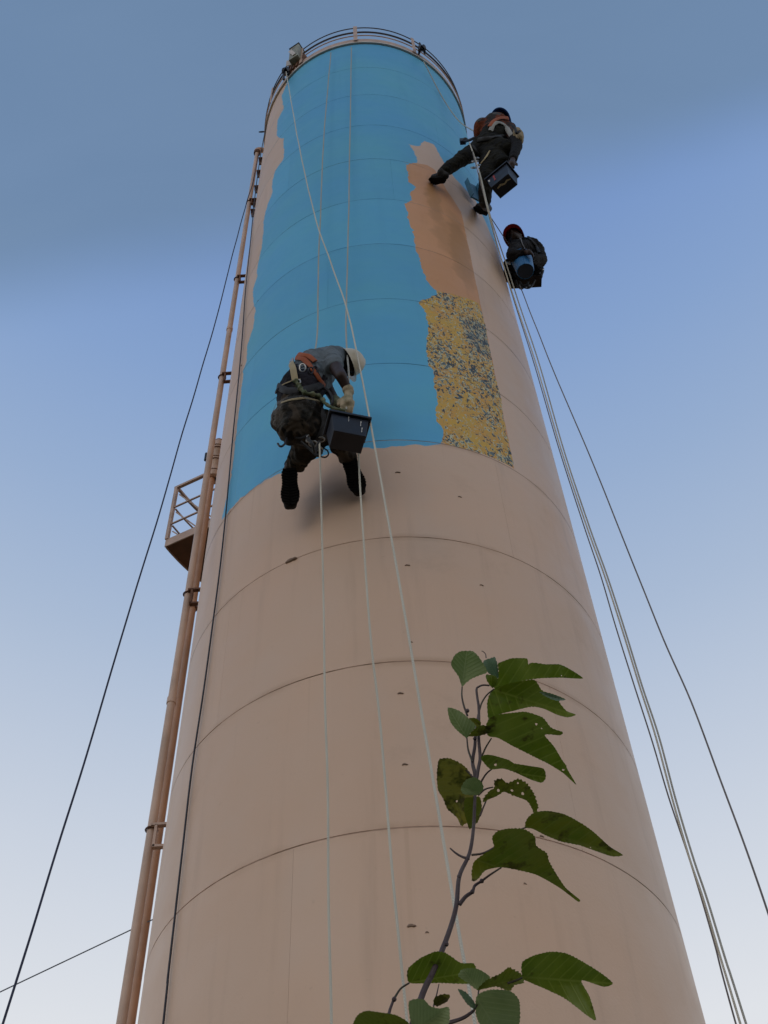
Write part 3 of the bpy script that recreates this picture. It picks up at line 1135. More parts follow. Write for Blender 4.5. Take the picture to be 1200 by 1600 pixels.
for h_, w_ in ((HR + 0.015, 0.034), (0.66, 0.017), (0.36, 0.017)):
    m = MB()
    m.bar(cyl_pt(A0, ZP + h_, TR + 0.10), cyl_pt(A0, ZP + h_, RO + 0.01), w_, w_)
    m.build('side_rail', RAILP, plat, False)
    m = MB()
    m.band(RO - 0.035, RO - 0.035 + w_ * .8, ZP + h_ - w_ / 2, ZP + h_ + w_ / 2, 160, A0 - 0.6, A1)
    m.build('outer_rail', RAILP, plat, True)
# the thin diagonal bars that cross behind the side rails
for (s0, h0, s1, h1) in ((0.0, 0.95, 0.58, 0.10), (0.0, 0.62, 0.36, 0.10), (0.0, 0.28, 0.14, 0.10)):
    m = MB()
    m.tube([cyl_pt(A0 - 1.0, ZP + h0, RO - 0.03 - s0), cyl_pt(A0 - 1.0, ZP + h1, RO - 0.03 - s1)], 0.008, 6)
    m.build('diagonal_bar', RAILP, plat)

# ------------------------------------------------------------------ ropes and cables


def rope(label, pts, rad, mat, name='rope', cat='rope', wob=0.004, group=None, n=10, sides=6):
    P = spline(pts, n)
    Q = []
    for i, p in enumerate(P):
        w = wob if 0 < i < len(P) - 1 else 0
        q = noise.noise_vector(p * 1.3) * w
        Q.append(p + q)
    m = MB()
    m.tube(Q, rad, sides)
    o = m.build(name, mat)
    tag(o, label, cat, group)
    return o


def PY(l):
    return [at_y(x, y, Y) for x, y, Y in l]


def drop(P):
    """carry the rope straight on until it reaches the ground"""
    d = (P[-1] - P[-3])
    k = (P[-1].z - 0.02) / max(1e-3, -d.z)
    return P + [P[-1] + d * k * 0.5, P[-1] + d * k]


# long white rope that crosses from the upper left rail down to the lower right
pa = PY([(447, 112, -1.30), (465, 215, -1.66), (490, 330, -1.80), (516, 408, -1.90), (541, 478, -2.02), (556, 545, -2.16), (572, 625, -2.32), (600, 775, -2.42), (640, 1005, -2.52), (675, 1210, -2.60), (715, 1450, -2.68), (742, 1600, -2.72)])
rope('white rope crossing from upper left rail past the helmet to lower right', drop(pa), 0.0062, WROPE)
pb = PY([(517, 82, -1.64), (507, 200, -1.66), (501, 330, -1.68), (497, 440, -1.72), (496, 520, -1.86), (490, 560, -2.02)])
rope('grey rope from the rim down to the back of the crouching painter', pb, 0.0072, GROPE)
pb2 = PY([(499, 690, -2.18), (501, 740, -2.14), (503, 840, -2.05), (506, 950, -2.0), (508, 1100, -1.98), (512, 1250, -1.96), (514, 1400, -1.95), (518, 1600, -1.94)])
rope('white tail rope hanging below the seat of the crouching painter', drop(pb2), 0.0062, WROPE)
pcx = PY([(549, 74, -1.66), (547, 200, -1.68), (545, 330, -1.72), (542, 440, -1.80), (541, 530, -2.02), (545, 585, -2.25), (543, 612, -2.22), (541, 640, -2.26)])
rope('grey rope from the middle rail post down to the gloves of the painter', pcx, 0.0072, GROPE)
pc2 = PY([(560, 690, -2.20), (562, 740, -2.12), (569, 860, -2.06), (580, 1000, -2.03), (592, 1110, -2.02), (605, 1260, -2.01), (615, 1375, -2.01), (625, 1480, -2.01), (633, 1560, -2.0), (637, 1600, -2.0)])
rope('white rope hanging below the black tray and right boot', drop(pc2), 0.0062, WROPE)

# black cable that drops along the left of the shell
pl = [on_cyl(x, y, TR + 0.018) for x, y in ((416, 195), (406, 250), (398, 310), (392, 372), (384, 450), (379, 520), (373, 590), (363, 690), (354, 790), (344, 885), (331, 985), (318, 1080), (300, 1200), (286, 1320), (274, 1425), (262, 1530), (255, 1600))]
rope('black cable running down the left face of the tower', drop(pl), 0.0068, DKCABLE, 'cable', 'cable', wob=0.0)
# navy rope far left, tied off at the pipe
pn = PY([(404, 240, -0.25), (395, 285, -0.35), (385, 318, -0.5), (364, 395, -0.6), (336, 505, -0.7), (290, 660, -0.8), (245, 815, -0.9), (200, 962, -1.0), (150, 1130, -1.1), (100, 1292, -1.2), (48, 1460, -1.3), (4, 1600, -1.4)])
rope('navy rope running from the pipe top away to the lower left corner', pn + [pn[-1] + (pn[-1] - pn[-2]) * 1.5], 0.0066, NAVYROPE)
# the loop of wire on the rail
c = at_y(409, 206, -0.35)
m = MB()
m.tube([c + Vector((math.cos(a) * 0.045, 0, math.sin(a) * 0.02)) for a in [k / 16 * math.tau for k in range(17)]] + [c + Vector((0.09, 0, 0.03)), c + Vector((0.14, 0.05, 0.04))], 0.007, 6)
tag(m.build('wire_loop', DKCABLE), 'small dark wire loop sticking out from the left edge below the rail', 'wire')
# power wire far behind
w1 = at_y(314, 1401, 0.30)
w0 = at_y(0, 1550, 0.22)
kz = (w1.z - 0.05) / (w1.z - w0.z)
rope('thin grey wire slanting from behind the two pipes down to the lower left', [w1, w0, w1 + (w0 - w1) * kz * 0.5, w1 + (w0 - w1) * kz], 0.0042, simple('grey_wire', (0.16, 0.19, 0.24), 0.6), 'guy_wire', 'wire', wob=0)

# right-hand bundle below the upper painter
b0 = at_y(733, 222, -1.30)
br = [
    ('leftmost dark rope of the bundle hanging beside the right edge', DARKROPE, 0.0075,
     [(738, 236, -1.80), (757, 310, -1.74), (777, 385, -1.40), (803, 470, -1.05), (835, 570, -0.86), (873, 700, -0.84), (912, 820, -0.84), (939, 900, -0.86), (962, 979, -0.87), (988, 1062, -0.88), (1019, 1158, -0.89), (1045, 1246, -0.90), (1080, 1351, -0.92), (1115, 1469, -0.93), (1150, 1600, -0.95)]),
    ('middle white rope of the bundle hanging beside the right edge', WROPE, 0.0095,
     [(733, 222, -1.72), (747, 262, -1.80), (763, 330, -1.72), (782, 400, -1.40), (806, 475, -1.1), (838, 570, -0.96), (876, 700, -0.94), (916, 820, -0.94), (945, 900, -0.95), (973, 987, -0.96), (999, 1071, -0.97), (1024, 1149, -0.98), (1051, 1250, -0.99), (1077, 1340, -1.0), (1099, 1405, -1.0), (1127, 1500, -1.0), (1157, 1600, -1.02)]),
    ('outer grey rope of the bundle hanging beside the right edge', GROPE, 0.0095,
     [(733, 222, -1.72), (749, 268, -1.81), (767, 340, -1.70), (790, 410, -1.38), (812, 478, -1.1), (843, 570, -0.97), (880, 700, -0.96), (920, 820, -0.96), (949, 900, -0.97), (977, 987, -0.98), (1003, 1071, -0.99), (1029, 1149, -1.0), (1056, 1250, -1.01), (1083, 1340, -1.02), (1105, 1405, -1.02), (1134, 1500, -1.03), (1166, 1600, -1.05)]),
]
for lab, mt, rad, l in br:
    P = PY(l)
    rope(lab, drop(P), rad * 0.62, mt, wob=0.002)
P = PY([(766, 338, -0.95), (782, 362, -0.80), (797, 384, -0.62), (806, 398, -0.5)])
rope('short dark rope between the two painters at the right edge', P, 0.0052, DARKROPE)
P = PY([(812, 446, -0.52), (825, 479, -0.6), (840, 517, -0.66), (856, 558, -0.72), (872.5, 598, -0.78), (895, 650, -0.84), (940, 757, -0.92), (997, 900, -1.02), (1037, 1000, -1.1), (1080, 1097, -1.18), (1124, 1215, -1.27), (1163, 1320, -1.35), (1201, 1429, -1.43), (1262, 1610, -1.55)])
rope('lone grey brown rope slanting away to the lower right corner', P, 0.0052, DARKROPE)
P = [at_y(662, 96, -1.42), on_cyl(690, 150, TR + 0.03), at_y(716, 188, -1.2), at_y(742, 206, -1.45)]
rope('thin white rope from the right rail post to the back of the upper painter', P, 0.008, GROPE, wob=0)


# ------------------------------------------------------------------ figures
def cap(m, a, b, ra, rb, n=14):
    a, b = Vector(a), Vector(b)
    d = b - a
    L = d.length
    k = max(2, int(L / (min(ra, rb) * 0.45)))
    q = d.to_track_quat('Z', 'Y').to_matrix() if L > 1e-6 else Matrix.Identity(3)
    rings = []
    prof = []
    for i in range(5):
        t = math.pi / 2 * (i / 5)
        prof.append((ra * math.sin(t), -ra * math.cos(t)))
    prof.append((ra, 0))
    prof.append((rb, L))
    for i in range(1, 5):
        t = math.pi / 2 * (i / 5)
        prof.append((rb * math.cos(t), L + rb * math.sin(t)))
    prof.append((0.0005, L + rb))
    prof[0] = (0.0005, -ra)
    vs, fs = [], []
    for r, z in prof:
        for j in range(n):
            an = 2 * math.pi * j / n
            vs.append(a + q @ Vector((r * math.cos(an), r * math.sin(an), z)))
    for i in range(len(prof) - 1):
        for j in range(n):
            fs.append((i * n + j, i * n + (j + 1) % n, (i + 1) * n + (j + 1) % n, (i + 1) * n + j))
    fs.append(tuple(range(n - 1, -1, -1)))
    fs.append(tuple((len(prof) - 1) * n + j for j in range(n)))
    m.add(vs, fs)


def chain(m, pts, rs):
    for i in range(len(pts) - 1):
        cap(m, pts[i], pts[i + 1], rs[i], rs[i + 1])


def blob(name, m, mat, parent, voxel=0.012, it=4, amp=0.0, fscale=9.0, cut=None):
    me = bpy.data.meshes.new(name)
    me.from_pydata(m.v, [], m.f)
    o = bpy.data.objects.new(name, me)
    C.objects.link(o)
    md = o.modifiers.new('r', 'REMESH')
    md.mode = 'VOXEL'
    md.voxel_size = voxel
    ms = o.modifiers.new('s', 'SMOOTH')
    ms.iterations = it
    ms.factor = 0.6
    dg = bpy.context.evaluated_depsgraph_get()
    dg.update()
    me2 = bpy.data.meshes.new_from_object(o.evaluated_get(dg))
    bpy.data.objects.remove(o)
    if amp > 0:
        co = []
        for v in me2.vertices:
            p = v.co
            f = noise.noise(p * fscale) * 0.6 + abs(noise.noise(Vector((p.x, p.y, p.z * 1.7)) * fscale * 1.9 + Vector((4, 4, 4)))) * 0.8 - 0.2
            co.append(p + v.normal * f * amp)
        for v, c_ in zip(me2.vertices, co):
            v.co = c_
    if cut:
        bm = bmesh.new()
        bm.from_mesh(me2)
        bmesh.ops.delete(bm, geom=[v for v in bm.verts if cut(v.co)], context='VERTS')
        bm.to_mesh(me2)
        bm.free()
    me2.name = name
    return link_mesh(name, me2, mat, parent, True)


def wbvh(objs):
    V, Fc = [], []
    for o in objs:
        k = len(V)
        V += [v.co.copy() for v in o.data.vertices]
        Fc += [tuple(i + k for i in p.vertices) for p in o.data.polygons]
    return BVHTree.FromPolygons(V, Fc)


def surf(bvh, x, y, lift=0.008, fb=None):
    d = ray(x, y)
    loc, nor, i, dist = bvh.ray_cast(CAM, d)
    if loc is None:
        return (fb if fb is not None else None), -d
    if nor.dot(d) > 0: nor = -nor
    return loc + nor * lift, nor


def strap(name, bvh, px_, w, mat, parent, lift=0.006, th=0.35):
    P, H = [], []
    q = []
    for i in range(len(px_) - 1):
        for k in range(6):
            t = k / 6
            q.append((px_[i][0] + (px_[i + 1][0] - px_[i][0]) * t, px_[i][1] + (px_[i + 1][1] - px_[i][1]) * t))
    q.append(px_[-1])
    for x, y in q:
        p, n = surf(bvh, x, y, lift)
        if p is not None:
            P.append(p)
            H.append(n)
    if len(P) < 3: return None
    for _ in range(3):
        P = [P[0]] + [(P[i - 1] + P[i] * 2 + P[i + 1]) / 4 for i in range(1, len(P) - 1)] + [P[-1]]
        H = [H[0]] + [((H[i - 1] + H[i] * 2 + H[i + 1]) / 4).normalized() for i in range(1, len(H) - 1)] + [H[-1]]
    m = MB()
    m.tube(P, w / 2, 10, flat=th, hint=H)
    return m.build(name, mat, parent)


def boot(m_up, heel, toe, n, ankle, width=0.095):
    """upper of a boot; n points out of the sole"""
    f = (toe - heel).normalized()
    h2 = heel - n * 0.045 + f * 0.035
    t2 = toe - n * 0.032 - f * 0.035
    mid = h2.lerp(t2, 0.55) - n * 0.008
    s = f.cross(n)
    cap(m_up, h2, mid, 0.040, 0.042)
    for sg in (-1, 1):
        cap(m_up, mid + s * 0.012 * sg, t2 + s * 0.014 * sg, 0.038, 0.034)
    cap(m_up, h2, ankle, 0.044, 0.052)
    cap(m_up, mid - n * 0.01, ankle, 0.040, 0.048)


def sole(heel, toe, n, parent, width=0.105, lug_n=13):
    f = (toe - heel)
    L = f.length
    f = f.normalized()
    s = f.cross(n).normalized()
    m = MB()
    outl = []
    half = [(0.0, .0), (.02, .26), (.08, .39), (.2, .43), (.38, .40), (.52, .43), (.68, .50), (.82, .48), (.93, .34), (.99, .14), (1.0, .0)]
    for u, w in half: outl.append((u, w))
    for u, w in reversed(half[1:-1]): outl.append((u, -w))
    k = len(outl)
    vs = []
    for lvl in (0.0, -0.028):
        for u, w in outl:
            vs.append(heel + f * (u * L) + s * (w * width * 1.05) + n * lvl)
    m.add(vs, [tuple(range(k)), tuple(range(2 * k - 1, k - 1, -1))] + [(i, (i + 1) % k, k + (i + 1) % k, k + i) for i in range(k)])
    o = m.build('sole', RUBBER, parent, False)
    m = MB()
    for i in range(lug_n):
        u = 0.06 + 0.88 * i / (lug_n - 1)
        w = np.interp(u, [a for a, b in half], [b for a, b in half]) * width
        for sg in (-1, 1):
            c = heel + f * (u * L) + s * (sg * w * 0.60) + n * 0.002
            M = Matrix((f, s, n)).transposed()
            m.box(c, L / lug_n * 0.62, w * 1.06, 0.010, M @ Matrix.Rotation(0.25 * sg, 3, 'Z'))
    m.build('tread', RUBBER, o, False)
    return o


def hand(m, wrist, palm, fdir, side, curl, ln=0.08, r=0.0115):
    """palm, four fingers and a thumb, bent round towards curl"""
    up = fdir.cross(side)
    cap(m, wrist, palm, 0.030, 0.036)
    for k, o_ in enumerate((-1.5, -0.5, 0.5, 1.5)):
        L = ln * (0.88, 1.0, 0.95, 0.78)[k]
        a = palm + side * o_ * 0.022
        b = a + (fdir * 0.9 + curl * 0.25).normalized() * L * 0.5
        c = b + (fdir * 0.45 + curl).normalized() * L * 0.35
        d = c + (-fdir * 0.2 + curl).normalized() * L * 0.25
        chain(m, [a - fdir * 0.02, b, c, d], [r + .003, r + .001, r, r - 0.001])
    a = palm.lerp(wrist, 0.35) + side * 0.03
    b = a + (side + fdir * 0.6 + curl * 0.4).normalized() * 0.04
    c = b + (fdir + curl * 0.6).normalized() * 0.032
    chain(m, [a, b, c], [r + .004, r + .002, r])


def head(m, c, up, face, s=1.0):
    """skull, jaw, nose, ears, brow; up = crown direction, face = facing direction"""
    side = up.cross(face).normalized()
    M = Matrix((side, face, up)).transposed()
    m.ball(c + up * 0.02 * s, 0.078 * s, 0.096 * s, 0.098 * s, M, 20)
    m.ball(c - up * 0.055 * s + face * 0.025 * s, 0.058 * s, 0.066 * s, 0.062 * s, M, 16)
    cap(m, c + face * 0.088 * s + up * 0.015 * s, c + face * 0.108 * s - up * 0.018 * s, 0.011 * s, 0.017 * s)
    for sg in (-1, 1):
        cap(m, c + side * sg * 0.028 * s + face * 0.086 * s + up * 0.030 * s, c + side * sg * 0.05 * s + face * 0.070 * s + up * 0.030 * s, 0.012 * s, 0.012 * s)
        m.ball(c + side * sg * 0.080 * s, 0.012 * s, 0.022 * s, 0.034 * s, M, 10)
    cap(m, c + face * 0.086 * s - up * 0.055 * s + side * 0.02 * s, c + face * 0.086 * s - up * 0.055 * s - side * 0.02 * s, 0.011 * s, 0.011 * s)


def helmet(name, c, up, face, mat, parent, s=1.0, brim=0.05):
    side = up.cross(face).normalized()
    M = Matrix((side, face, up)).transposed()
    m = MB()
    n = 28
    prof = []
    for i in range(11):
        t = math.pi / 2 * i / 10
        prof.append((math.cos(t), math.sin(t)))
    vs, fs = [], []
    rx, ry, rz = 0.112 * s, 0.138 * s, 0.135 * s
    for lay, (dr, dz) in enumerate(((0, 0), (-0.006, -0.006))):
        for r, z in prof:
            for k in range(n):
                a = 2 * math.pi * k / n
                ridge = 0.006 * s * (1 if abs(math.cos(a)) < 0.25 and z > 0.3 else 0)
                vs.append(c + M @ Vector((max(rx + dr, 0) * r * math.cos(a) + 0, (ry + dr) * r * math.sin(a), (rz + dz) * z + ridge)))
    np_ = len(prof)
    for lay in (0, 1):
        o_ = lay * np_ * n
        for i in range(np_ - 1):
            for k in range(n):
                fs.append((o_ + i * n + k, o_ + i * n + (k + 1) % n, o_ + (i + 1) * n + (k + 1) % n, o_ + (i + 1) * n + k))
    m.add(vs, fs)
    h = m.build(name, mat, parent)
    m = MB()
    vs, fs = [], []
    for k in range(n):
        a = 2 * math.pi * k / n
        e = 0.014 + brim * max(0.0, math.sin(a)) ** 1.5
        for q_, (ex, dz) in enumerate(((-0.004, 0.002), (e, -0.006 - 0.012 * max(0, math.sin(a))), (e, -0.011 - 0.012 * max(0, math.sin(a))), (-0.004, -0.006))):
            vs.append(c + M @ Vector(((rx + ex) * math.cos(a), (ry + ex) * math.sin(a), dz)))
    for k in range(n):
        for q_ in range(4):
            fs.append((k * 4 + q_, k * 4 + (q_ + 1) % 4, ((k + 1) % n) * 4 + (q_ + 1) % 4, ((k + 1) % n) * 4 + q_))
    m.add(vs, fs)
    m.build('brim', mat, h)
    return h


def J(x, y, off):
    return at_y(x, y, -TR - off)


def tray(name, label, cx, W, D_, H_, yaw, mat, rimmat=None, smears=()):
    """upright tapered rectangular painter's bucket, open at the top; cx = centre of its floor"""
    o = empty(name, cx, label, 'paint bucket')
    M = Matrix.Rotation(yaw, 3, 'Z')
    m = MB()
    t = 0.84
    vs = []
    for (s_, z, off) in ((t, 0, 0), (1.0, H_, 0), (1.0, H_, -0.006), (t, 0.006, -0.006)):
        for dx_, dy_ in ((-1, -1), (1, -1), (1, 1), (-1, 1)):
            vs.append(cx + M @ Vector((dx_ * (W / 2 * s_ + off), dy_ * (D_ / 2 * s_ + off), z)))
    fs = [(3, 2, 1, 0)]
    for l in range(3):
        for k in range(4):
            fs.append((l * 4 + k, l * 4 + (k + 1) % 4, (l + 1) * 4 + (k + 1) % 4, (l + 1) * 4 + k))
    fs.append((12, 13, 14, 15))
    m.add(vs, fs)
    m.build('body', mat, o, False, 0.008)
    m = MB()
    w2, d2 = W / 2 + 0.008, D_ / 2 + 0.008
    cs = [cx + M @ Vector((sx * w2, sy * d2, H_ - 0.006)) for sx, sy in ((-1, -1), (1, -1), (1, 1), (-1, 1))]
    for k in range(4):
        a_, b_ = cs[k], cs[(k + 1) % 4]
        e_ = (b_ - a_).normalized() * 0.009
        m.bar(a_ - e_ * (1 if k % 2 == 0 else -1), b_ + e_ * (1 if k % 2 == 0 else -1), 0.018, 0.022 if k % 2 == 0 else 0.020)
    m.build('rim', rimmat or mat, o, False, 0.004)
    m = MB()
    hz = [cx + M @ Vector((-W / 2, 0, H_ - 0.01)), cx + M @ Vector((-W * 0.3, 0.0, H_ + 0.09)), cx + M @ Vector((0.0, 0, H_ + 0.12)), cx + M @ Vector((W * 0.3, 0, H_ + 0.09)), cx + M @ Vector((W / 2, 0, H_ - 0.01))]
    m.tube(spline(hz, 6), 0.004, 6)
    m.build('wire_handle', BLACKST, o)
    for (u, z0_, z1_, wd, mt) in smears:        # paint runs on the near side: u across (-1..1)
        m = MB()
        for k in range(2):
            pass
        P_ = []
        for i in range(6):
            z = z0_ + (z1_ - z0_) * i / 5
            s_ = t + (1 - t) * z / H_
            P_.append(cx + M @ Vector((u * W / 2 * s_ + 0.0006 * math.sin(i * 2), -(D_ / 2 * s_ + 0.0015), z)))
        m.tube(P_, [wd, wd * .8, wd * .5, wd * .7, wd, wd * .6], 6, flat=0.25, hint=[M @ Vector((0, -1, 0))] * 6)
        m.build('paint_run', mt, o)
    return o


# ================= painter in the middle (crouching against the shell)
w1 = empty('person', J(470, 650, 0.35), 'painter in white helmet and grey shirt crouching over a black tray', 'person')
S1 = dict(pelvis=J(470, 648, .55), waist=J(470, 612, .60), chest=J(492, 580, .58), neck=J(526, 556, .50), headc=J(541, 568, .44),
          shR=J(516, 560, .66), elR=J(533, 588, .74), wrR=J(545, 612, .66), shL=J(500, 558, .34), elL=J(512, 606, .42), wrL=J(527, 632, .60),
          hipL=J(450, 658, .52), hipR=J(492, 660, .52), knL=J(496, 676, .22), anL=J(452, 731, .14), knR=J(520, 672, .26), anR=J(544, 716, .16))
s = S1
hup = (J(563, 561, .445) - J(541, 568, .44)).normalized()     # crown points right and to the wall
hface = (J(540, 596, .44) - s['headc'])
hface = (hface - hup * hface.dot(hup)).normalized()
m = MB()
head(m, s['headc'], hup, hface, 0.98)
cap(m, s['neck'], s['headc'], 0.058, 0.055)
cap(m, s['chest'], s['neck'], 0.14, 0.075)
cap(m, s['waist'], s['chest'], 0.12, 0.145)
cap(m, s['pelvis'], s['waist'], 0.14, 0.12)
for a_ in ('R', 'L'):
    chain(m, [s['sh' + a_], s['el' + a_], s['wr' + a_]], [0.056, 0.043, 0.031])
    cap(m, s['sh' + a_], s['chest'], 0.06, 0.10)
    chain(m, [s['hip' + a_], s['kn' + a_], s['an' + a_]], [0.088, 0.056, 0.042])
blob('body', m, SKIN, w1, 0.013, 3)
m = MB()
cap(m, s['waist'], s['chest'], 0.145, 0.165)
cap(m, s['chest'], s['neck'], 0.165, 0.085)
cap(m, s['chest'], s['shR'], 0.15, 0.075)
cap(m, s['chest'], s['shL'], 0.15, 0.075)
cap(m, s['shR'], s['shR'].lerp(s['elR'], 0.42), 0.072, 0.068)
cap(m, s['shL'], s['shL'].lerp(s['elL'], 0.45), 0.072, 0.068)
shirt1 = blob('shirt', m, GREYTEE, w1, 0.012, 3, 0.016, 8)
m = MB()
lo, hi = s['pelvis'].lerp(s['waist'], 0.35), s['waist'].lerp(s['chest'], 0.50)
cap(m, lo, s['waist'], 0.160, 0.163)
cap(m, s['waist'], hi, 0.163, 0.150)
cap(m, s['waist'] + Vector((-0.07, 0.02, 0.0)), lo + Vector((-0.05, 0, 0)), 0.11, 0.12)
vest1 = blob('vest', m, VEST, w1, 0.012, 3, 0.016, 9)
m = MB()
but = J(468, 652, .58)
m.ball(but + Vector((0.01, 0, .03)), 0.156, 0.14, 0.17, None, 24)
m.ball(but + Vector((-.02, .02, -.10)), 0.135, 0.13, 0.13, None, 20)
m.ball(J(485, 668, .52), 0.13, 0.13, 0.15, None, 20)
cap(m, J(478, 678, .45), J(472, 708, .28), 0.108, 0.088)
cap(m, J(492, 676, .45), J(490, 700, .30), 0.095, 0.08)
cap(m, s['hipL'], but, 0.115, 0.13)
cap(m, s['hipR'], but, 0.115, 0.13)
cap(m, but, s['waist'], 0.15, 0.135)
chain(m, [s['hipL'], s['knL'], s['anL'].lerp(s['knL'], 0.12)], [0.115, 0.082, 0.060])
chain(m, [s['hipR'], s['knR'], s['anR'].lerp(s['knR'], 0.12)], [0.115, 0.082, 0.060])
cap(m, J(480, 700, .27), J(464, 722, .19), 0.088, 0.070)
cap(m, J(530, 690, .35), J(546, 712, .20), 0.085, 0.066)
trou1 = blob('trousers', m, CAMO, w1, 0.012, 3, 0.030, 8)
# boots: soles face the viewer, toes down against the shell
for (hx, hy, tx, ty, an, tl) in ((452, 731, 454, 790, 'anL', 0.0), (545, 716, 562, 769, 'anR', 0.0)):
    heel, toe = J(hx, hy, .20), J(tx, ty, .075)
    f = (toe - heel).normalized()
    nn = (CAM - heel.lerp(toe, .5)).normalized()
    nn = (nn - f * nn.dot(f)).normalized()
    m = MB()
    boot(m, heel - nn * 0.024, toe - nn * 0.024, nn, s[an] - nn * 0.05)
    b_ = blob('boot', m, LEATHER, w1, 0.010, 3, 0.004, 14)
    sole(heel, toe, nn, b_, 0.12)
# gloves
m = MB()
g1 = J(543, 630, .66)
fd = (J(541, 645, .64) - s['wrR']).normalized()
cap(m, s['wrR'].lerp(s['elR'], 0.12), s['wrR'], 0.042, 0.038)
sd = fd.cross((CAM - g1).normalized()).normalized()
hand(m, s['wrR'], g1, fd, sd, Vector((-0.2, 0.7, -0.4)).normalized(), 0.085, 0.0135)
blob('glove', m, GLOVE, w1, 0.007, 2, 0.004, 20)
m = MB()
g2_ = J(535, 634, .62)
fd2 = (J(548, 636, .60) - s['wrL']).normalized()
sd2 = fd2.cross((CAM - g2_).normalized()).normalized()
hand(m, s['wrL'], g2_, fd2, sd2, Vector((0.3, 0.5, -0.6)).normalized(), 0.085, 0.0135)
cap(m, s['wrL'].lerp(s['elL'], 0.2), s['wrL'], 0.042, 0.038)
blob('glove', m, simple('green_stained_glove_cloth', (0.17, 0.17, 0.10), 0.85, alt=(0.07, 0.09, 0.05), scale=16, bump=0.5, bscale=160), w1, 0.007, 2, 0.004, 20)
helmet('helmet', s['headc'] + hup * 0.018, hup, hface, HELM_W, w1, 0.94, 0.045)
m = MB()   # dark neck cloth under the helmet
cap(m, s['neck'].lerp(s['headc'], .35), s['headc'] - hface * 0.045 + hup * 0.0, 0.066, 0.088)
cap(m, s['headc'] - hface * 0.03, s['headc'] - hup * 0.03 + hface * 0.02, 0.088, 0.080)
blob('neck_cloth', m, BLKCLOTH, w1, 0.010, 3, 0.006, 14)
m = MB()
side_h = hup.cross(hface).normalized()
m.tube(spline([s['headc'] + side_h * 0.095 + hup * 0.02, s['headc'] + side_h * 0.07 - hup * 0.05 + hface * 0.06, s['headc'] - hup * 0.10 + hface * 0.07, s['headc'] - side_h * 0.07 - hup * 0.05 + hface * 0.06, s['headc'] - side_h * 0.095 + hup * 0.02], 6), 0.007, 6)
m.build('chin_strap', BLACKW, w1)
# harness
bv = wbvh([shirt1, vest1, trou1])
har = strap('harness_belt', bv, [(436, 604), (448, 612), (470, 611), (492, 606), (507, 600)], 0.055, BLACKW, w1, 0.008)
strap('orange_strap', bv, [(463, 559), (474, 562), (484, 573), (492, 585), (500, 597), (505, 603)], 0.048, ORANGEW, w1, 0.010)
strap('orange_strap', bv, [(468, 556), (482, 558), (492, 567)], 0.045, ORANGEW, w1, 0.014)
strap('tan_strap', bv, [(457, 568), (459, 580), (462, 597)], 0.048, TANW, w1, 0.018)
strap('leg_strap', bv, [(440, 630), (455, 625), (478, 622), (500, 628)], 0.018, TANW, w1, 0.006)
strap('leg_strap', bv, [(503, 640), (506, 660), (500, 680), (490, 694)], 0.045, BLACKW, w1, 0.008)
strap('belt_piping', bv, [(434, 608), (445, 601), (458, 596), (470, 594)], 0.010, TANW, w1, 0.010)
m = MB()
P, N = surf(bv, 459, 567, 0.02)
Mx = N.to_track_quat('Z', 'Y').to_matrix()
m.box(P, 0.045, 0.055, 0.012, Mx)
m.build('buckle', STEEL, w1, False, 0.004)
m = MB()
pts = []
for i, (x, y) in enumerate([(462, 597), (466, 605), (470, 612), (478, 617), (488, 620), (498, 624), (508, 630), (519, 637), (530, 640), (540, 641)]):
    P, N = surf(bv, x, y, 0.025, fb=J(x, y, .70))
    pts.append(P)
pts = spline(pts, 8)
rs = [0.011 + 0.011 * max(0, math.sin(i * 0.9)) * (1 if i < 45 else 0.3) for i in range(len(pts))]
m.tube(pts, rs, 8)
m.build('lanyard', GREENR, w1)
for (x, y, rr_, mt) in ((473, 578, .022, STEEL), (484, 582, .018, BLACKST), (491, 580, .018, BLACKST), (497, 697, .030, STEEL), (488, 690, .024, STEEL), (503, 705, .034, BLACKST), (436, 611, .020, BLACKST), (500, 684, .02, STEEL), (479, 684, .02, STEEL), (467, 600, .016, STEEL)):
    P, N = surf(bv, x, y, 0.018, fb=J(x, y, .50))
    q = (N + Vector((random.uniform(-.6, .6), 0, random.uniform(-.6, .6)))).normalized().to_track_quat('Z', 'Y').to_matrix()
    m = MB()
    m.tube([P + q @ Vector((math.cos(a) * rr_, math.sin(a) * rr_ * 1.5, 0)) for a in [k / 14 * math.tau for k in range(15)]], 0.0055, 6)
    m.build('carabiner', mt, w1)
# dark straps dangling round the crotch
for l in ([(470, 690, .55), (482, 700, .52), (497, 712, .5), (503, 703, .52)], [(505, 606, .62), (514, 612, .66), (520, 625, .66), (516, 636, .64)], [(480, 684, .60), (488, 694, .62), (492, 706, .56), (499, 690, .58)]):
    m = MB()
    m.tube(spline([J(*q) for q in l], 6), 0.011, 6)
    m.build('hanging_strap', BLACKW, w1)
# clear plastic guard bulging over the seat of the trousers
m = MB()
vs, fs = [], []
nu, nv = 16, 12
cc = but + Vector((-0.005, -0.01, -0.045))
for i in range(nu + 1):
    for j in range(nv + 1):
        a = R(-175 + 130 * i / nu)
        b = R(-62 + 70 * j / nv)
        rr_ = 0.188 + 0.014 * noise.noise(Vector((i * .5, j * .5, 2)))
        vs.append(cc + Vector((math.cos(a) * math.cos(b) * rr_, math.sin(a) * math.cos(b) * rr_ * 0.98, math.sin(b) * rr_ * 0.86)))
for i in range(nu):
    for j in range(nv):
        fs.append((i * (nv + 1) + j, (i + 1) * (nv + 1) + j, (i + 1) * (nv + 1) + j + 1, i * (nv + 1) + j + 1))
m.add(vs, fs)
m.build('clear_guard', CLEAR, w1)
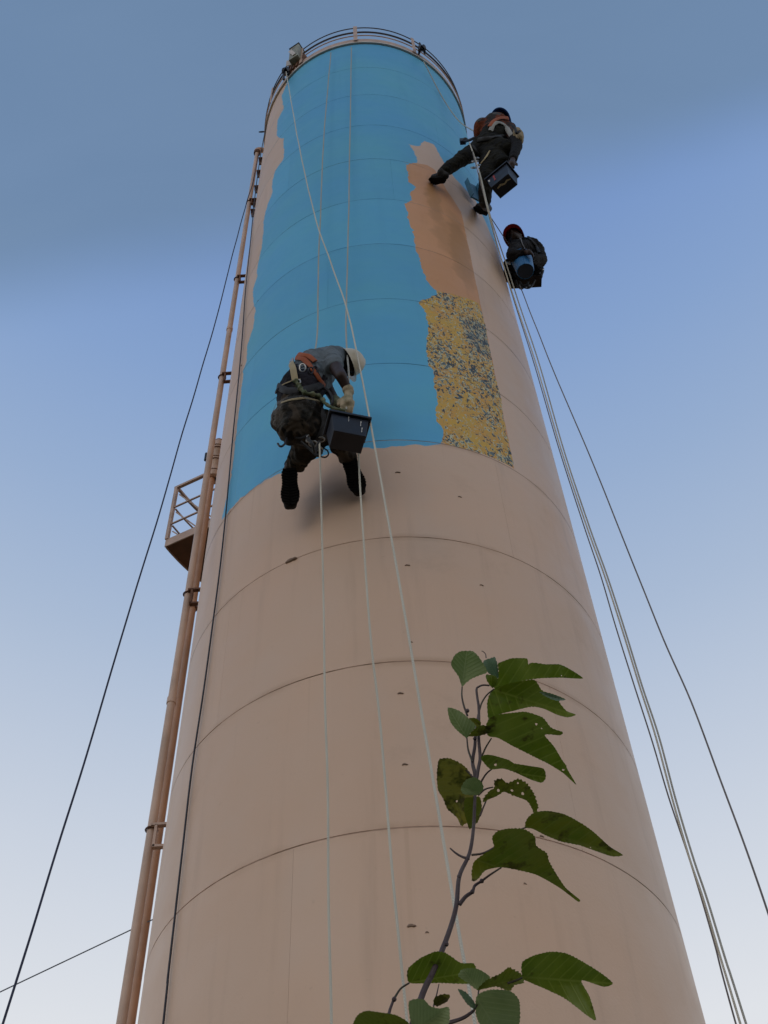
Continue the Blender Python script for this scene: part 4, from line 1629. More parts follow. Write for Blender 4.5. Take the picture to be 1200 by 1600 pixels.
# steel hook hanging at his left
m = MB()
hk = [J(x, y, .56) for x, y in ((454, 679), (450, 681), (448, 686), (446, 692), (441, 697), (437, 697), (434, 693))]
m.tube(spline(hk, 6), 0.0075, 8)
o = m.build('steel_hook', BLACKST, w1)
m = MB()
m.tube(spline([J(x, y, .56) for x, y in ((454, 679), (462, 683), (470, 685), (480, 680))], 5), 0.010, 6)
m.build('hook_cord', BLACKW, o)

tb = at_y(543, 691, -TR - .74)
tray('paint_bucket', 'black rectangular paint tray streaked with white, held by the crouching painter', tb, 0.25, 0.165, 0.195, R(17), BLKPLAST,
     smears=((-0.08, .125, .180, .0022, WHITEP), (0.60, .10, .150, .0030, WHITEP), (0.70, .035, .085, .0034, WHITEP)))

# ================= upper right painter
w2 = empty('person', at_y(760, 270, -1.5), 'painter in orange and grey shirt striding on the shell at upper right', 'person')
tl, tr_ = on_cyl(672, 284), on_cyl(741, 327)
A = at_y
s = dict(pelvis=A(763, 232, -1.55), waist=A(772, 212, -1.62), chest=A(774, 198, -1.62), neck=A(780, 191, -1.60), headc=A(782, 187, -1.50),
         shL=A(757, 198, -1.60), elL=A(748, 211, -1.48), wrL=A(752, 222, -1.40), shR=A(796, 202, -1.62), elR=A(808, 228, -1.72), wrR=A(801, 250, -1.76),
         hipL=A(752, 232, -1.52), hipR=A(768, 244, -1.55), knL=A(722, 248, -1.60), anL=A(690, 270, -1.58), knR=A(760, 282, -1.50), anR=A(757, 318, -1.32))
m = MB()
up2 = (s['headc'] - s['neck']).normalized()
fc2 = Vector((0.1, 0.5, -0.8)); fc2 = (fc2 - up2 * fc2.dot(up2)).normalized()
head(m, s['headc'], up2, fc2, 1.0)
cap(m, s['neck'], s['headc'], 0.058, 0.055)
cap(m, s['chest'], s['neck'], 0.14, 0.075)
cap(m, s['pelvis'], s['chest'], 0.13, 0.14)
for a_ in ('R', 'L'):
    chain(m, [s['sh' + a_], s['el' + a_], s['wr' + a_]], [0.056, 0.043, 0.031])
    cap(m, s['sh' + a_], s['chest'], 0.06, 0.10)
    chain(m, [s['hip' + a_], s['kn' + a_], s['an' + a_]], [0.088, 0.056, 0.042])
hand(m, s['wrR'], A(799, 256, -1.76), Vector((-.2, 0, -1)).normalized(), Vector((1, 0, 0)), Vector((0, .6, -.6)).normalized())
hand(m, s['wrL'], A(748, 224, -1.38), Vector((-.8, 0, -.4)).normalized(), Vector((0, 1, 0)), Vector((0, .3, -.9)).normalized())
blob('body', m, SKIN, w2, 0.013, 3)
m = MB()
cap(m, s['waist'], s['chest'], 0.155, 0.175)
cap(m, s['chest'], s['neck'], 0.17, 0.10)
cap(m, s['chest'], s['shL'], 0.15, 0.09)
cap(m, s['chest'], s['shR'], 0.15, 0.09)
chain(m, [s['shL'], s['elL'], s['wrL'].lerp(s['elL'], .2)], [0.082, 0.065, 0.05])
cap(m, s['shR'], s['shR'].lerp(s['elR'], .6), 0.085, 0.07)
cap(m, A(753, 198, -1.65), A(752, 206, -1.6), 0.105, 0.10)
shirt2 = blob('shirt', m, HIVIS, w2, 0.014, 3, 0.014, 8)
m = MB()
chain(m, [s['shR'].lerp(s['elR'], .5), s['elR'], s['wrR'].lerp(s['elR'], .1)], [0.072, 0.066, 0.05])
blob('dark_sleeve', m, BLKCLOTH, w2, 0.012, 3, 0.010, 10)
m = MB()
cap(m, s['pelvis'], s['waist'], 0.18, 0.165)
m.ball(s['pelvis'] + Vector((0, -0.02, -0.02)), 0.20, 0.18, 0.19, None, 20)
cap(m, s['hipL'], s['pelvis'], 0.14, 0.16)
cap(m, s['hipR'], s['pelvis'], 0.14, 0.16)
cap(m, A(790, 236, -1.62), s['pelvis'], 0.13, 0.17)
cap(m, A(785, 255, -1.60), s['hipR'], 0.10, 0.14)
chain(m, [s['hipL'], s['knL'], s['anL'].lerp(s['knL'], 0.1)], [0.125, 0.088, 0.068])
chain(m, [s['hipR'], s['knR'], s['anR'].lerp(s['knR'], 0.1)], [0.135, 0.092, 0.070])
trou2 = blob('trousers', m, OLIVE, w2, 0.014, 3, 0.018, 8)
for toe, an, hp in ((tl, s['anL'], (695, 279)), (tr_, s['anR'], (761, 331))):
    rad_n = Vector((toe.x, toe.y, 0)).normalized()
    toe_ = toe + rad_n * 0.02
    # heel: the point on its line of sight that lies one foot length from the toe
    best = min((abs((A(hp[0], hp[1], Y_ / 100) - toe_).length - 0.29), Y_ / 100) for Y_ in range(-175, -100) if Y_ / 100 < toe_.y + 0.02)
    heel = A(hp[0], hp[1], best[1])
    f = (toe_ - heel).normalized()
    nn = Vector((-0.25, 0.2, -1.0))
    nn = (nn - f * nn.dot(f)).normalized()
    m = MB()
    boot(m, heel, toe_, nn, an)
    cap(m, heel.lerp(toe_, .3) - nn * .05, an, 0.05, 0.055)
    b_ = blob('boot', m, LEATHER, w2, 0.012, 3, 0.004, 14)
    sole(heel + nn * .02, toe_ + nn * 0.02, nn, b_, 0.10)
helmet('helmet', s['headc'] + up2 * 0.02, up2, fc2, HELM_B, w2, 1.0, 0.04)
bv2 = wbvh([shirt2, trou2])
strap('harness_belt', bv2, [(747, 219), (760, 217), (775, 214), (792, 214)], 0.06, BLACKW, w2, 0.008)
strap('grey_strap', bv2, [(766, 206), (770, 197), (777, 192), (786, 195), (794, 203), (800, 213), (805, 224)], 0.06, simple('pale_grey_webbing', (0.34, 0.34, 0.33), .7, bump=.4, bscale=200), w2, 0.012)
strap('orange_strap', bv2, [(765, 200), (771, 191), (782, 186), (792, 186)], 0.05, ORANGEW, w2, 0.02)
strap('thigh_strap', bv2, [(766, 236), (760, 246), (752, 256)], 0.022, TANW, w2, 0.01)
strap('thigh_strap', bv2, [(738, 228), (746, 240), (750, 255)], 0.04, BLACKW, w2, 0.01)
m = MB()
pk = A(810, 213, -1.74)
for dz, r1_, r2_ in ((0.10, .055, .075), (0.0, .07, .085), (-0.10, .05, .075)):
    m.ball(pk + Vector((0.0, 0, dz)), r1_, r2_, 0.09, None, 14)
blob('tool_pouch', m, simple('tan_canvas', (0.34, 0.26, 0.15), .8, bump=.4, bscale=120), w2, 0.012, 3, 0.008, 12)
m = MB()
m.tube(spline([A(x, y, -1.62) for x, y in ((806, 216), (808, 224), (805, 232), (801, 238))], 5), 0.010, 6)
m.tube(spline([A(x, y, -1.85) for x, y in ((800, 196), (805, 201), (807, 208), (812, 205))], 5), 0.016, 6)
m.build('hanging_strap', BLACKW, w2)
m = MB()
P0, P1 = A(744, 214, -1.55), A(723, 221, -1.42)
m.tube(spline([P0, P0.lerp(P1, .5) + Vector((0, 0, -.03)), P1], 6), 0.018, 8)
m.box(P1, 0.07, 0.05, 0.10)
m.ball(A(727, 219, -1.44), 0.035)
m.build('rope_descender', BLACKST, w2, True)
for (x, y, rr_) in ((742, 252, .035), (740, 262, .030), (745, 247, .026), (748, 258, .022)):
    P = A(x, y, -1.68)
    m = MB()
    m.tube([P + Vector((math.cos(a) * rr_, 0.3 * math.sin(a) * rr_, math.sin(a) * rr_ * 1.4)) for a in [k / 14 * math.tau for k in range(15)]], 0.007, 6)
    m.build('carabiner', STEEL, w2)

tb2 = A(788, 291, -1.66)
t2 = tray('paint_bucket', 'black rectangular tray hanging beside the striding painter at upper right', tb2, 0.28, 0.20, 0.25, R(-38), BLKPLAST,
          smears=((-0.35, .08, .20, .014, REDP), (-0.85, .14, .18, .012, WHITEP)))
m = MB()
M38 = Matrix.Rotation(R(-38), 3, 'Z')
m.tube([tb2 + M38 @ Vector((x_, y_, -0.002)) for x_, y_ in ((0.10, -0.02), (0.06, -0.035), (0.02, -0.02), (-0.02, -0.04), (-0.07, -0.03))], [.006, .012, .010, .014, .008], 6, flat=.2, hint=[Vector((0, 0, -1))] * 5)
m.build('paint_smear', simple('dried_tan_paint', (0.42, 0.36, 0.24), .6), t2)
m = MB()
m.tube([tb2 + Vector((0, 0, .36)), A(795, 250, -1.68)], 0.006, 6)
m.build('hanging_cord', BLACKW, t2)

# blue tray behind his right shin
tc0, tc1 = A(735, 287, -1.12), A(745, 313, -1.08)
bt = empty('paint_tray', tc1, 'flat blue painter tray tucked behind the right shin of the striding painter', 'paint tray')
ax = (tc1 - tc0).normalized()
sd_ = ax.cross(Vector((0.5, -0.8, 0.1))).normalized()
nr = sd_.cross(ax)
Mt = Matrix((sd_, nr, ax)).transposed()
m = MB(); m.box(tc0.lerp(tc1, .5), 0.14, 0.02, (tc1 - tc0).length * 0.95, Mt); m.build('base', BLUTRAY, bt, False, 0.004)
for sg in (-1, 1):
    m = MB(); m.box(tc0.lerp(tc1, .5) + sd_ * 0.077 * sg + nr * 0.02, 0.012, 0.07, (tc1 - tc0).length * 0.95, Mt); m.build('side_wall', BLUTRAY, bt, False, 0.003)

# ================= lower right painter (sitting)
w3 = empty('person', A(820, 438, -.35), 'painter in red helmet and dark jacket sitting on a seat board at right', 'person')
s = dict(pelvis=A(826, 424, -.36), waist=A(830, 408, -.40), chest=A(828, 392, -.48), neck=A(816, 380, -.55), headc=A(804, 372, -.62),
         shL=A(806, 386, -.72), elL=A(800, 400, -.90), wrL=A(820, 394, -.95), shR=A(838, 388, -.40), elR=A(846, 408, -.62), wrR=A(828, 400, -.85),
         hipL=A(812, 426, -.42), hipR=A(834, 428, -.36), knL=A(796, 414, -.56), anL=A(796, 434, -.42), knR=A(800, 420, -.26), anR=A(801, 436, -.20))
m = MB()
up3 = Vector((-0.15, 0.10, 1)).normalized()
fc3 = Vector((-0.40, -1.0, -0.35)); fc3 = (fc3 - up3 * fc3.dot(up3)).normalized()
head(m, s['headc'], up3, fc3, 1.05)
cap(m, s['neck'], s['headc'], 0.058, 0.055)
cap(m, s['chest'], s['neck'], 0.14, 0.075)
cap(m, s['pelvis'], s['chest'], 0.13, 0.14)
for a_ in ('R', 'L'):
    chain(m, [s['sh' + a_], s['el' + a_], s['wr' + a_]], [0.056, 0.043, 0.031])
    cap(m, s['sh' + a_], s['chest'], 0.06, 0.10)
    chain(m, [s['hip' + a_], s['kn' + a_], s['an' + a_]], [0.088, 0.056, 0.042])
hand(m, s['wrL'], A(826, 394, -.97), Vector((1, 0, 0)), Vector((0, 0, 1)), Vector((0, .8, -.4)).normalized())
hand(m, s['wrR'], A(822, 399, -.88), Vector((-1, -.2, 0)).normalized(), Vector((0, 0, 1)), Vector((0, .8, -.4)).normalized())
blob('body', m, SKIN, w3, 0.012, 3)
m = MB()
cap(m, s['pelvis'], s['waist'], 0.16, 0.165)
cap(m, s['waist'], s['chest'], 0.165, 0.165)
cap(m, s['chest'], s['neck'], 0.155, 0.082)
cap(m, s['chest'], s['shL'], 0.14, 0.085)
cap(m, s['chest'], s['shR'], 0.15, 0.085)
chain(m, [s['shL'], s['elL'], s['wrL'].lerp(s['elL'], .15)], [0.082, 0.066, 0.05])
chain(m, [s['shR'], s['elR'], s['wrR'].lerp(s['elR'], .15)], [0.085, 0.068, 0.05])
shirt3 = blob('jacket', m, DKJACK, w3, 0.013, 3, 0.022, 8)
m = MB()
m.ball(s['pelvis'] + Vector((0, 0, -.02)), 0.17, 0.17, 0.15, None, 20)
chain(m, [s['hipL'], s['knL'], s['anL']], [0.11, 0.08, 0.06])
chain(m, [s['hipR'], s['knR'], s['anR']], [0.11, 0.08, 0.06])
blob('trousers', m, BLKCLOTH, w3, 0.013, 3, 0.014, 8)
for an in ('anL', 'anR'):
    a_ = s[an]
    rn = Vector((a_.x, a_.y, 0)).normalized()
    heel = a_ + Vector((0.04, 0.0, -0.07))
    toe = heel - rn * 0.20 + Vector((0, -0.10, 0))
    rr_ = math.hypot(toe.x, toe.y)
    if rr_ < TR + 0.03:
        k_ = (TR + 0.03) / rr_
        toe = Vector((toe.x * k_, toe.y * k_, toe.z))
    m = MB()
    f = (toe - heel).normalized()
    nn = Vector((0, 0, -1)); nn = (nn - f * nn.dot(f)).normalized()
    boot(m, heel, toe, nn, a_)
    b_ = blob('boot', m, LEATHER, w3, 0.012, 3, 0.004, 14)
    sole(heel + nn * .02, toe + nn * 0.02, nn, b_, 0.10)
helmet('helmet', s['headc'] + up3 * 0.015, up3, fc3, HELM_R, w3, 0.98, 0.04)
bv3 = wbvh([shirt3])
strap('chest_strap', bv3, [(813, 373), (814, 378), (816, 384), (820, 390)], 0.022, simple('grey_webbing', (0.22, 0.22, 0.24), .7), w3, 0.010)
strap('chest_strap', bv3, [(824, 370), (830, 377), (838, 386), (843, 396)], 0.035, BLACKW, w3, 0.014)
for (x, y, rr_, mt) in ((846, 394, .03, BLACKST), (848, 408, .03, STEEL), (846, 420, .028, STEEL), (840, 426, .03, BLACKST), (795, 411, .025, STEEL), (849, 399, .022, BLACKST)):
    P = A(x, y, -.42 if x > 800 else -.8)
    m = MB()
    m.tube([P + Vector((math.cos(a) * rr_, 0.4 * math.sin(a) * rr_, math.sin(a) * rr_ * 1.5)) for a in [k / 14 * math.tau for k in range(15)]], 0.008, 6)
    m.build('carabiner', mt, w3)
m = MB()
m.tube(spline([A(x, y, -.38) for x, y in ((846, 392), (849, 402), (846, 414), (848, 424), (843, 434))], 5), 0.018, 6)
m.build('hanging_strap', BLACKW, w3)

# seat board with slings and shackles below
sbc = A(817, 437, -.36)
sb = empty('seat_board', sbc, 'dark wooden seat board under the sitting painter with slings and shackles', 'seat board')
m = MB()
xl = A(797, 438, -.36).x
xr = A(846, 434, -.36).x
m.box(((xl + xr) / 2, -0.33, sbc.z), xr - xl, 0.15, 0.03)
m.build('board', simple('dark_red_board', (0.016, 0.006, 0.007), .7, bump=.3), sb, False, 0.006)
for l in ([(806, 438), (808, 446), (814, 451), (820, 448)], [(836, 438), (832, 445), (826, 450), (818, 449)], [(812, 440), (816, 446), (822, 446), (826, 441)], [(815, 451), (810, 448), (813, 444)]):
    m = MB()
    m.tube(spline([A(x, y, -.42) for x, y in l], 6), 0.012, 6)
    m.build('sling', BLACKW, sb)
for (x, y) in ((818, 449), (823, 446), (812, 449)):
    P = A(x, y, -.44)
    m = MB()
    m.tube([P + Vector((math.cos(a) * .035, 0.02 * math.sin(a), math.sin(a) * .045)) for a in [k / 14 * math.tau for k in range(15)]], 0.010, 6)
    m.build('shackle', BLACKST, sb)

# blue bucket in his lap
bc0 = A(821, 424, -.82)
hb = (A(820, 392, -.82) - bc0).length * 0.62
bk = empty('bucket', bc0, 'round blue plastic bucket held against the sitting painter', 'bucket')
m = MB()
m.lathe([(0.0005, 0.006), (0.086, 0.006), (0.090, 0.0), (0.094, 0.0), (0.098, 0.02), (0.118, hb - .04), (0.124, hb - .04), (0.124, hb), (0.119, hb), (0.116, hb - 0.02), (0.094, 0.012)], bc0, 28)
m.build('body', BLUPLAST, bk)
m = MB()
m.lathe([(0.0005, -0.003), (0.085, -0.003), (0.0855, 0.004)], bc0, 28)
m.build('base_disc', simple('navy_bucket_base', (0.012, 0.025, 0.06), .5), bk)
m = MB()
m.tube(spline([bc0 + Vector((0.125 * math.cos(a), 0.0 - 0.05 * abs(math.sin(a)), hb - 0.02 + 0.13 * math.sin(a))) for a in [math.pi * k / 6 for k in range(7)]], 4), 0.004, 6)
m.build('wire_handle', STEEL, bk)

# ------------------------------------------------------------------ sapling in the foreground
T1 = lambda l: [(670 + x * .208333, 1000 + y * .208333) for x, y in l]
T2 = lambda l: [(670 + x * .266667, 1160 + y * .266667) for x, y in l]
T3 = lambda l: [(540 + x * .366667, 1400 + y * .366667) for x, y in l]
sap_base = Vector((at_t(640, 1600, 1.55).x - 0.1, -5.45, 0))
sap = empty('mulberry_sapling', sap_base, 'slender leafy mulberry shoot with purple stem in front of the tower', 'sapling')


def stem_t(y):
    return 1.50 + (1600 - y) / 550 * 0.25


def SP(x, y, dt=0.0):
    return at_t(x, y, stem_t(y) + dt)


spts = T3([(320, 440), (370, 330), (430, 190), (470, 50)]) + T2([(180, 790), (240, 650), (265, 480), (270, 330)]) + T1([(350, 1100)])
low = SP(640, 1600)
sap_base = Vector((SP(600, 2050).x, SP(600, 2050).y + 0.05, 0))
sap.location = sap_base
base_pts = [sap_base, SP(585, 2050), SP(598, 1850), SP(622, 1680)]
P = spline(base_pts + [SP(x, y) for x, y in spts], 6)
m = MB()
m.tube([p + noise.noise_vector(p * 14) * 0.002 for p in P], [0.0052 - 0.0034 * (i / (len(P) - 1)) ** 1.0 for i in range(len(P))], 10)
m.build('stem', STEM, sap)


def twig(pts, r0, r1, dt=0.0, name='twig', mat=STEM, parent=None):
    P = spline([SP(x, y, dt) for x, y in pts], 6)
    m = MB()
    m.tube(P, [r0 + (r1 - r0) * i / (len(P) - 1) for i in range(len(P))], 6)
    return m.build(name, mat, parent or sap)


twig(T1([(350, 1100), (345, 1000), (328, 915), (345, 800), (350, 720), (365, 620), (372, 560)]), .0030, .0020)
twig(T1([(352, 1080), (372, 960), (385, 880), (374, 740), (376, 600), (374, 500), (365, 440), (358, 370), (375, 350), (410, 338), (455, 342)]), .0028, .0013, -.01)
twig(T2([(240, 680), (200, 672), (160, 650), (125, 620)]), .0022, .0010)
twig(T2([(180, 950), (215, 905), (255, 875), (270, 840), (310, 812)]), .0030, .0018)
twig(T3([(180, 560), (185, 500), (205, 440)]), .0024, .0018)
for (x, y) in T2([(178, 785), (310, 812), (255, 875)]) + T3([(430, 205), (360, 345), (207, 440)]) + T1([(290, 530), (372, 600), (346, 740), (392, 880)]):
    m = MB()
    m.ball(SP(x, y, -.002), .0032, n=8)
    m.build('bud', STEM, sap)


def leaf(outl, base, tip, mat, dt=0.0, tilt=(0, 0), curl=0.006, pet=None, cup=0.0, teeth=0.0008, holes=()):
    """a blade: outline carried onto its own tilted plane in space, folded about the midrib"""
    bx, by = base
    P0 = at_t(bx, by, stem_t(by) + dt)
    vd = ray(bx, by)
    n = (-vd * 0.75 + Vector((tilt[0], 0, -0.45)) + RT * tilt[0] * 0.6 + UP * tilt[1] * 0.6).normalized()
    ax = None

    def on(x, y):
        d = ray(x, y)
        return CAM + d * ((P0 - CAM).dot(n) / d.dot(n))
    pt = on(*tip)
    U = (pt - P0)
    L = U.length
    U = U.normalized()
    Vv = n.cross(U).normalized()
    poly = []
    sp = spline([Vector((x, y, 0)) for x, y in outl + [outl[0]]], 1)
    # soften corners slightly while keeping the traced tips
    dens = []
    k = len(outl)
    for i in range(k):
        a, b = Vector(outl[i]), Vector(outl[(i + 1) % k])
        pa_, pb_ = Vector(outl[i - 1]), Vector(outl[(i + 2) % k])
        seg = max(2, int((b - a).length / 2.6))
        for j in range(seg):
            t = j / seg
            ta = (b - pa_) * 0.25
            tb_ = (pb_ - a) * 0.25
            h = (2 * t ** 3 - 3 * t * t + 1) * a + (t ** 3 - 2 * t * t + t) * ta * 1.4 + (-2 * t ** 3 + 3 * t * t) * b + (t ** 3 - t * t) * tb_ * 1.4
            dens.append(h)
    cpx = sum((v.x for v in dens)) / len(dens)
    cpy = sum((v.y for v in dens)) / len(dens)
    pl2 = []
    for i, h in enumerate(dens):
        q = on(h.x, h.y) - P0
        pl2.append((q.dot(U), q.dot(Vv)))
    mx_, my_ = sum(p[0] for p in pl2) / len(pl2), sum(p[1] for p in pl2) / len(pl2)
    out2 = []
    for i, (a, b) in enumerate(pl2):
        r_ = math.hypot(a - mx_, b - my_) + 1e-9
        e = teeth * (1.0 if i % 2 else -0.3) * random.uniform(.4, 1.2)
        out2.append((a + (a - mx_) / r_ * e, b + (b - my_) / r_ * e))
    pts = [Vector(p) for p in out2]
    edges = [(i, (i + 1) % len(pts)) for i in range(len(pts))]
    hol = []
    for hx, hy, hr in holes:
        q = on(hx, hy) - P0
        hu, hv = q.dot(U), q.dot(Vv)
        k0 = len(pts)
        hp = []
        for j in range(8):
            a = j / 8 * math.tau
            rr2 = hr * 0.8 * random.uniform(.5, 1.4)
            hp.append((hu + math.cos(a) * rr2 * 1.3, hv + math.sin(a) * rr2))
            pts.append(Vector(hp[-1]))
            edges.append((k0 + j, k0 + (j + 1) % 8))
        hol.append(hp)
    x0, x1 = min(p[0] for p in out2), max(p[0] for p in out2)
    y0, y1 = min(p[1] for p in out2), max(p[1] for p in out2)
    st = max((x1 - x0), (y1 - y0)) / 14
    X = x0 + st / 2
    while X < x1:
        Y = y0 + st / 2
        while Y < y1:
            if inside(out2, X, Y): pts.append(Vector((X + random.uniform(-.1, .1) * st, Y)))
            Y += st
        X += st
    vs, es, fs, *_ = delaunay_2d_cdt(pts, edges, [], 0, 1e-7)
    good = []
    for f in fs:
        cx = sum(vs[i].x for i in f) / len(f)
        cy = sum(vs[i].y for i in f) / len(f)
        if inside(out2, cx, cy) and not any(inside(hh, cx, cy) for hh in hol): good.append(tuple(f))
    V = []
    hw = max(abs(y0), abs(y1), 1e-4)
    sd_ = random.uniform(0, 50)
    for v in vs:
        u, w = v.x, v.y
        q = P0 + U * u + Vv * w
        d = (q - CAM).normalized()
        off = -curl * abs(w) / hw * 2.4 + curl * 1.2 * (u / L) ** 2 + cup * (w / hw) ** 2 + curl * 0.9 * noise.noise(Vector((u * 38, w * 38, sd_))) - 0.0012 * abs(math.sin((u / L - abs(w) / L * .8) * 26)) * min(1, abs(w) / hw * 3)
        V.append(tuple(q + d * off))
    me = bpy.data.meshes.new('leaf')
    me.from_pydata(V, [], good)
    uvl = me.uv_layers.new(name='UVMap')
    for lp in me.loops:
        v = vs[lp.vertex_index]
        uvl.data[lp.index].uv = (v.x / L, v.y / L)
    bm = bmesh.new()
    bm.from_mesh(me)
    bmesh.ops.delete(bm, geom=[v for v in bm.verts if not v.link_faces], context='VERTS')
    bm.to_mesh(me)
    bm.free()
    o = link_mesh('leaf', me, mat, sap, True)
    if pet:
        twig(pet, .0016, .0011, dt * 0.5, 'petiole', PETI, o)
    return o


leaf(T1([(250, 350), (222, 270), (175, 205), (168, 170), (195, 115), (240, 85), (330, 85), (365, 115), (400, 165), (430, 215), (435, 245), (380, 265), (320, 290), (275, 325)]),
     T1([(250, 350)])[0], T1([(285, 85)])[0], LEAF_P, .01, (-.2, .1), pet=T1([(290, 570), (262, 490), (248, 420), (250, 350)]))
leaf(T1([(410, 160), (480, 132), (495, 128), (515, 185), (522, 285), (490, 275), (440, 240)]), T1([(510, 285)])[0], T1([(440, 150)])[0], LEAF_T, .015, (.1, -.2))
leaf(T1([(430, 260), (500, 270), (522, 310), (480, 360), (455, 335), (432, 295)]), T1([(470, 350)])[0], T1([(470, 262)])[0], LEAF_G, .0, (.2, .1))
leaf(T1([(488, 360), (515, 300), (525, 230), (518, 178), (570, 155), (620, 138), (700, 136), (740, 142), (748, 186), (770, 170), (880, 182), (980, 183), (1060, 220), (1155, 288), (1000, 283), (870, 285), (760, 295), (640, 320), (560, 350)]),
     T1([(488, 358)])[0], T1([(1155, 288)])[0], LEAF_G, .03, (.3, .2), .010, holes=[(*T1([(995, 268)])[0], .0012)])
leaf(T1([(495, 362), (560, 340), (640, 318), (790, 300), (850, 380), (930, 405), (1025, 445), (975, 458), (1030, 530), (1102, 560), (1040, 580), (960, 560), (860, 515), (770, 500), (640, 530), (520, 560), (450, 590), (438, 480), (455, 410)]),
     T1([(480, 372)])[0], T1([(1100, 560)])[0], LEAF_G, .015, (.15, -.1), .010, pet=T1([(378, 530), (398, 470), (436, 412), (490, 367)]))
leaf(T1([(830, 390), (880, 395), (940, 412), (1025, 447), (960, 455), (890, 430)]), T1([(832, 392)])[0], T1([(1025, 447)])[0], LEAF_T, -.004, (.2, .2), .003)
leaf(T1([(430, 640), (455, 590), (520, 560), (640, 545), (730, 540), (850, 580), (920, 660), (1005, 690), (985, 715), (870, 712), (940, 800), (1000, 900), (1030, 940), (1040, 970), (1105, 1085), (1010, 1000), (900, 930), (780, 870), (640, 800), (520, 735), (455, 725), (435, 700)]),
     T1([(455, 722)])[0], T1([(1105, 1085)])[0], LEAF_G, -.01, (.25, -.25), .012, pet=T1([(395, 880), (428, 805), (470, 737)]), holes=[(*T1([(806, 630)])[0], .0028), (*T1([(847, 664)])[0], .0013), (*T1([(1010, 975)])[0], .0018)])
leaf(T1([(285, 735), (215, 680), (165, 620), (148, 560), (143, 508), (190, 515), (250, 545), (300, 590), (352, 640), (340, 670), (310, 700)]),
     T1([(285, 735)])[0], T1([(150, 512)])[0], LEAF_P, -.01, (-.2, .1), pet=T1([(325, 910), (295, 820), (286, 735)]))
leaf(T1([(300, 722), (340, 672), (380, 640), (440, 645), (500, 650), (515, 665), (470, 690), (390, 715)]), T1([(310, 715)])[0], T1([(515, 664)])[0], LEAF_O, -.015, (.1, -.3))
leaf(T1([(300, 590), (350, 586), (392, 622), (372, 648), (335, 640)]), T1([(385, 630)])[0], T1([(305, 592)])[0], LEAF_O, -.012, (-.1, .2), .003)
leaf(T1([(390, 885), (420, 862), (480, 865), (600, 900), (640, 925), (760, 945), (860, 965), (878, 1030), (845, 1070), (760, 1045), (640, 990), (560, 965), (470, 970), (430, 940)]),
     T1([(465, 968)])[0], T1([(878, 1030)])[0], LEAF_G, .0, (.2, -.2), .006, pet=T1([(392, 1065), (430, 1005), (470, 970)]), holes=[(*T1([(500, 935)])[0], .0026)])
leaf(T2([(318, 335), (355, 285), (385, 265), (385, 225), (430, 215), (460, 240), (520, 215), (570, 240), (610, 290), (640, 380), (615, 415), (600, 380), (570, 340), (520, 320), (470, 300), (440, 290), (400, 315), (350, 335), (325, 352)]),
     T2([(335, 345)])[0], T2([(635, 405)])[0], LEAF_O, .0, (.1, .2), .012, pet=T2([(300, 430), (318, 385), (335, 345)]), teeth=.0018, holes=[(*T2([(405, 280)])[0], .0024), (*T2([(487, 283)])[0], .0020), (*T2([(522, 240)])[0], .0018), (*T2([(548, 300)])[0], .0022)])
twig(T2([(290, 310), (330, 275), (378, 262)]), .0014, .0010, 0, 'petiole', PETI)
leaf(T2([(60, 100), (110, 92), (160, 110), (210, 140), (250, 190), (285, 235), (275, 300), (255, 340), (245, 400), (240, 480), (225, 470), (190, 488), (165, 440), (110, 390), (85, 330), (55, 280), (48, 200), (52, 140)]),
     T2([(250, 195)])[0], T2([(120, 400)])[0], LEAF_Y, .02, (-.2, 0), .008, pet=T2([(275, 225), (245, 190), (215, 160)]), teeth=.0012, holes=[(*T2([(165, 345)])[0], .0016)])
leaf(T2([(190, 265), (220, 220), (270, 205), (310, 235), (320, 270), (290, 305), (240, 308), (198, 298)]), T2([(300, 295)])[0], T2([(195, 265)])[0], LEAF_P, -.012, (-.1, -.2), .004)
leaf(T2([(212, 330), (262, 320), (300, 322), (310, 390), (290, 460), (240, 508), (222, 460), (208, 400)]), T2([(270, 325)])[0], T2([(240, 505)])[0], LEAF_O, .01, (-.1, -.2), .005)
leaf(T2([(565, 498), (575, 450), (620, 410), (700, 402), (790, 420), (870, 460), (960, 520), (1060, 610), (1137, 660), (1070, 667), (960, 630), (880, 602), (780, 582), (690, 547), (610, 507)]),
     T2([(570, 497)])[0], T2([(1137, 661)])[0], LEAF_O, -.01, (.3, -.2), .009, pet=T2([(250, 660), (330, 645), (440, 580), (520, 520), (572, 497)]), holes=[(*T2([(948, 616)])[0], .001)])
leaf(T2([(250, 780), (265, 700), (330, 650), (382, 618), (372, 560), (400, 522), (470, 505), (560, 510), (620, 550), (630, 605), (690, 650), (705, 700), (740, 760), (800, 850), (885, 922), (872, 932), (780, 862), (700, 812), (620, 772), (520, 747), (430, 732), (380, 737), (330, 752), (290, 800), (260, 815)]),
     T2([(420, 734)])[0], T2([(800, 860)])[0], LEAF_O, -.02, (.2, -.2), .012, pet=T2([(310, 812), (360, 775), (425, 733)]), teeth=.0011)
leaf(T2([(470, 560), (520, 578), (570, 610), (605, 672), (560, 650), (500, 602)]), T2([(475, 562)])[0], T2([(605, 672)])[0], LEAF_P, -.032, (.2, .3), .002)  # pale sheet added as the highlight along the fold of the leaf behind
leaf(T3([(262, 345), (270, 305), (320, 265), (380, 238), (430, 245), (490, 285), (545, 287), (555, 320), (540, 372), (400, 370), (280, 372)]),
     T3([(272, 370)])[0], T3([(555, 320)])[0], LEAF_G, .03, (-.1, .2), .008, pet=T3([(205, 440), (235, 395), (272, 370)]))
leaf(T3([(480, 340), (500, 312), (560, 310), (615, 345), (592, 380), (565, 402), (520, 370)]), T3([(565, 402)])[0], T3([(500, 312)])[0], LEAF_P, .0, (.1, .2), .004)
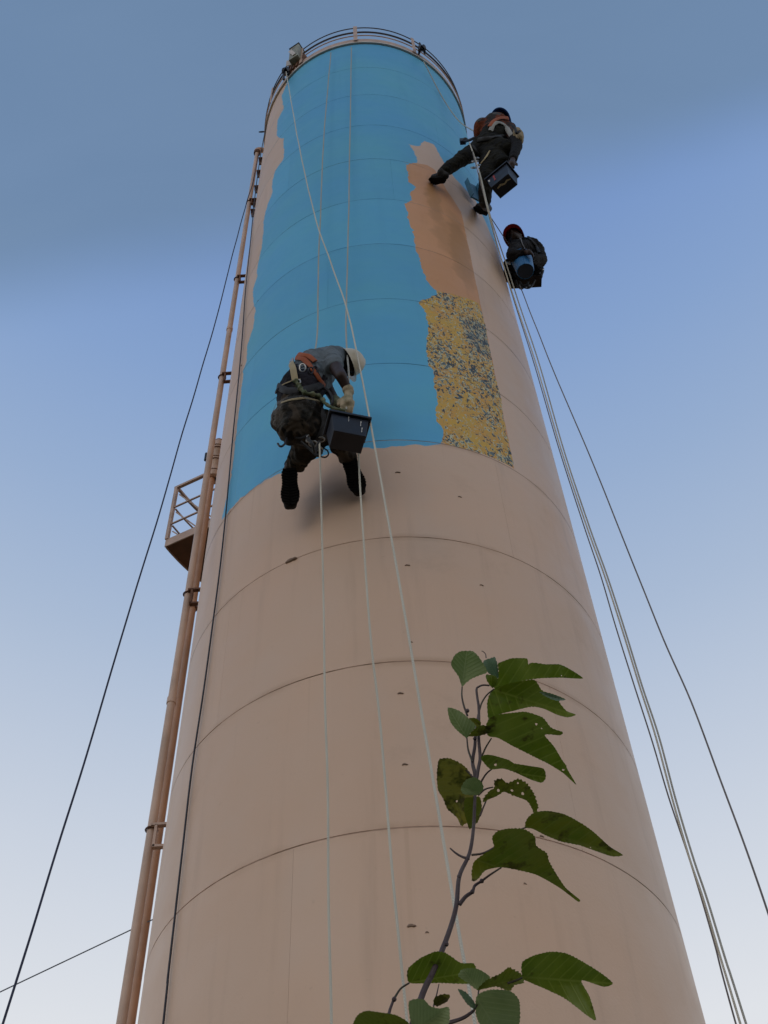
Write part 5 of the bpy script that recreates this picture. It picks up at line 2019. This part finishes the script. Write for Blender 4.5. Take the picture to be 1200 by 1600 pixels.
leaf(T3([(562, 400), (600, 360), (660, 330), (695, 305), (725, 320), (750, 335), (758, 370), (720, 380), (700, 405), (670, 395), (640, 385)]), T3([(570, 395)])[0], T3([(755, 345)])[0], LEAF_O, -.005, (.2, -.2), .006, teeth=.0018)
leaf(T3([(752, 285), (800, 255), (870, 238), (940, 245), (1010, 280), (1090, 330), (1138, 372), (1100, 387), (1005, 360), (1040, 430), (1067, 527), (1030, 510), (940, 440), (860, 400), (790, 370), (755, 350)]),
     T3([(757, 345)])[0], T3([(1138, 372)])[0], LEAF_G, -.01, (.2, -.2), .012, pet=T3([(690, 372), (725, 360), (760, 345)]))
leaf(T3([(555, 440), (572, 415), (620, 400), (700, 405), (740, 450), (738, 560), (690, 640), (620, 620), (560, 520)]), T3([(562, 440)])[0], T3([(690, 640)])[0], LEAF_P, -.01, (.0, -.3), .008, pet=T3([(545, 490), (562, 455), (567, 402)]))
leaf(T3([(478, 398), (512, 410), (547, 450), (552, 482), (518, 460)]), T3([(550, 480)])[0], T3([(480, 400)])[0], LEAF_T, -.005, (-.2, -.1), .003)
leaf(T3([(28, 570), (50, 510), (90, 490), (150, 497), (220, 510), (275, 552), (220, 620), (100, 640)]), T3([(180, 560)])[0], T3([(30, 590)])[0], LEAF_O, -.01, (-.2, -.1), .008)
leaf(T3([(270, 452), (330, 440), (360, 470), (400, 480), (440, 475), (435, 550), (340, 600), (285, 560)]), T3([(320, 560)])[0], T3([(435, 478)])[0], LEAF_P, -.02, (-.1, -.1), .008)
leaf(T3([(380, 432), (420, 418), (445, 425), (432, 450), (392, 470), (375, 460)]), T3([(380, 465)])[0], T3([(444, 426)])[0], LEAF_Y, -.01, (.1, .1), .003)
twig(T3([(435, 542), (500, 520), (545, 490)]), .0026, .0018)
twig(T3([(375, 470), (388, 420), (398, 375)]), .0012, .0006)
twig(T1([(430, 135), (425, 105), (405, 85), (395, 84)]), .0008, .0005)

print('objects', len(bpy.data.objects), 'tris', sum(len(o.data.polygons) for o in bpy.data.objects if o.type == 'MESH'))
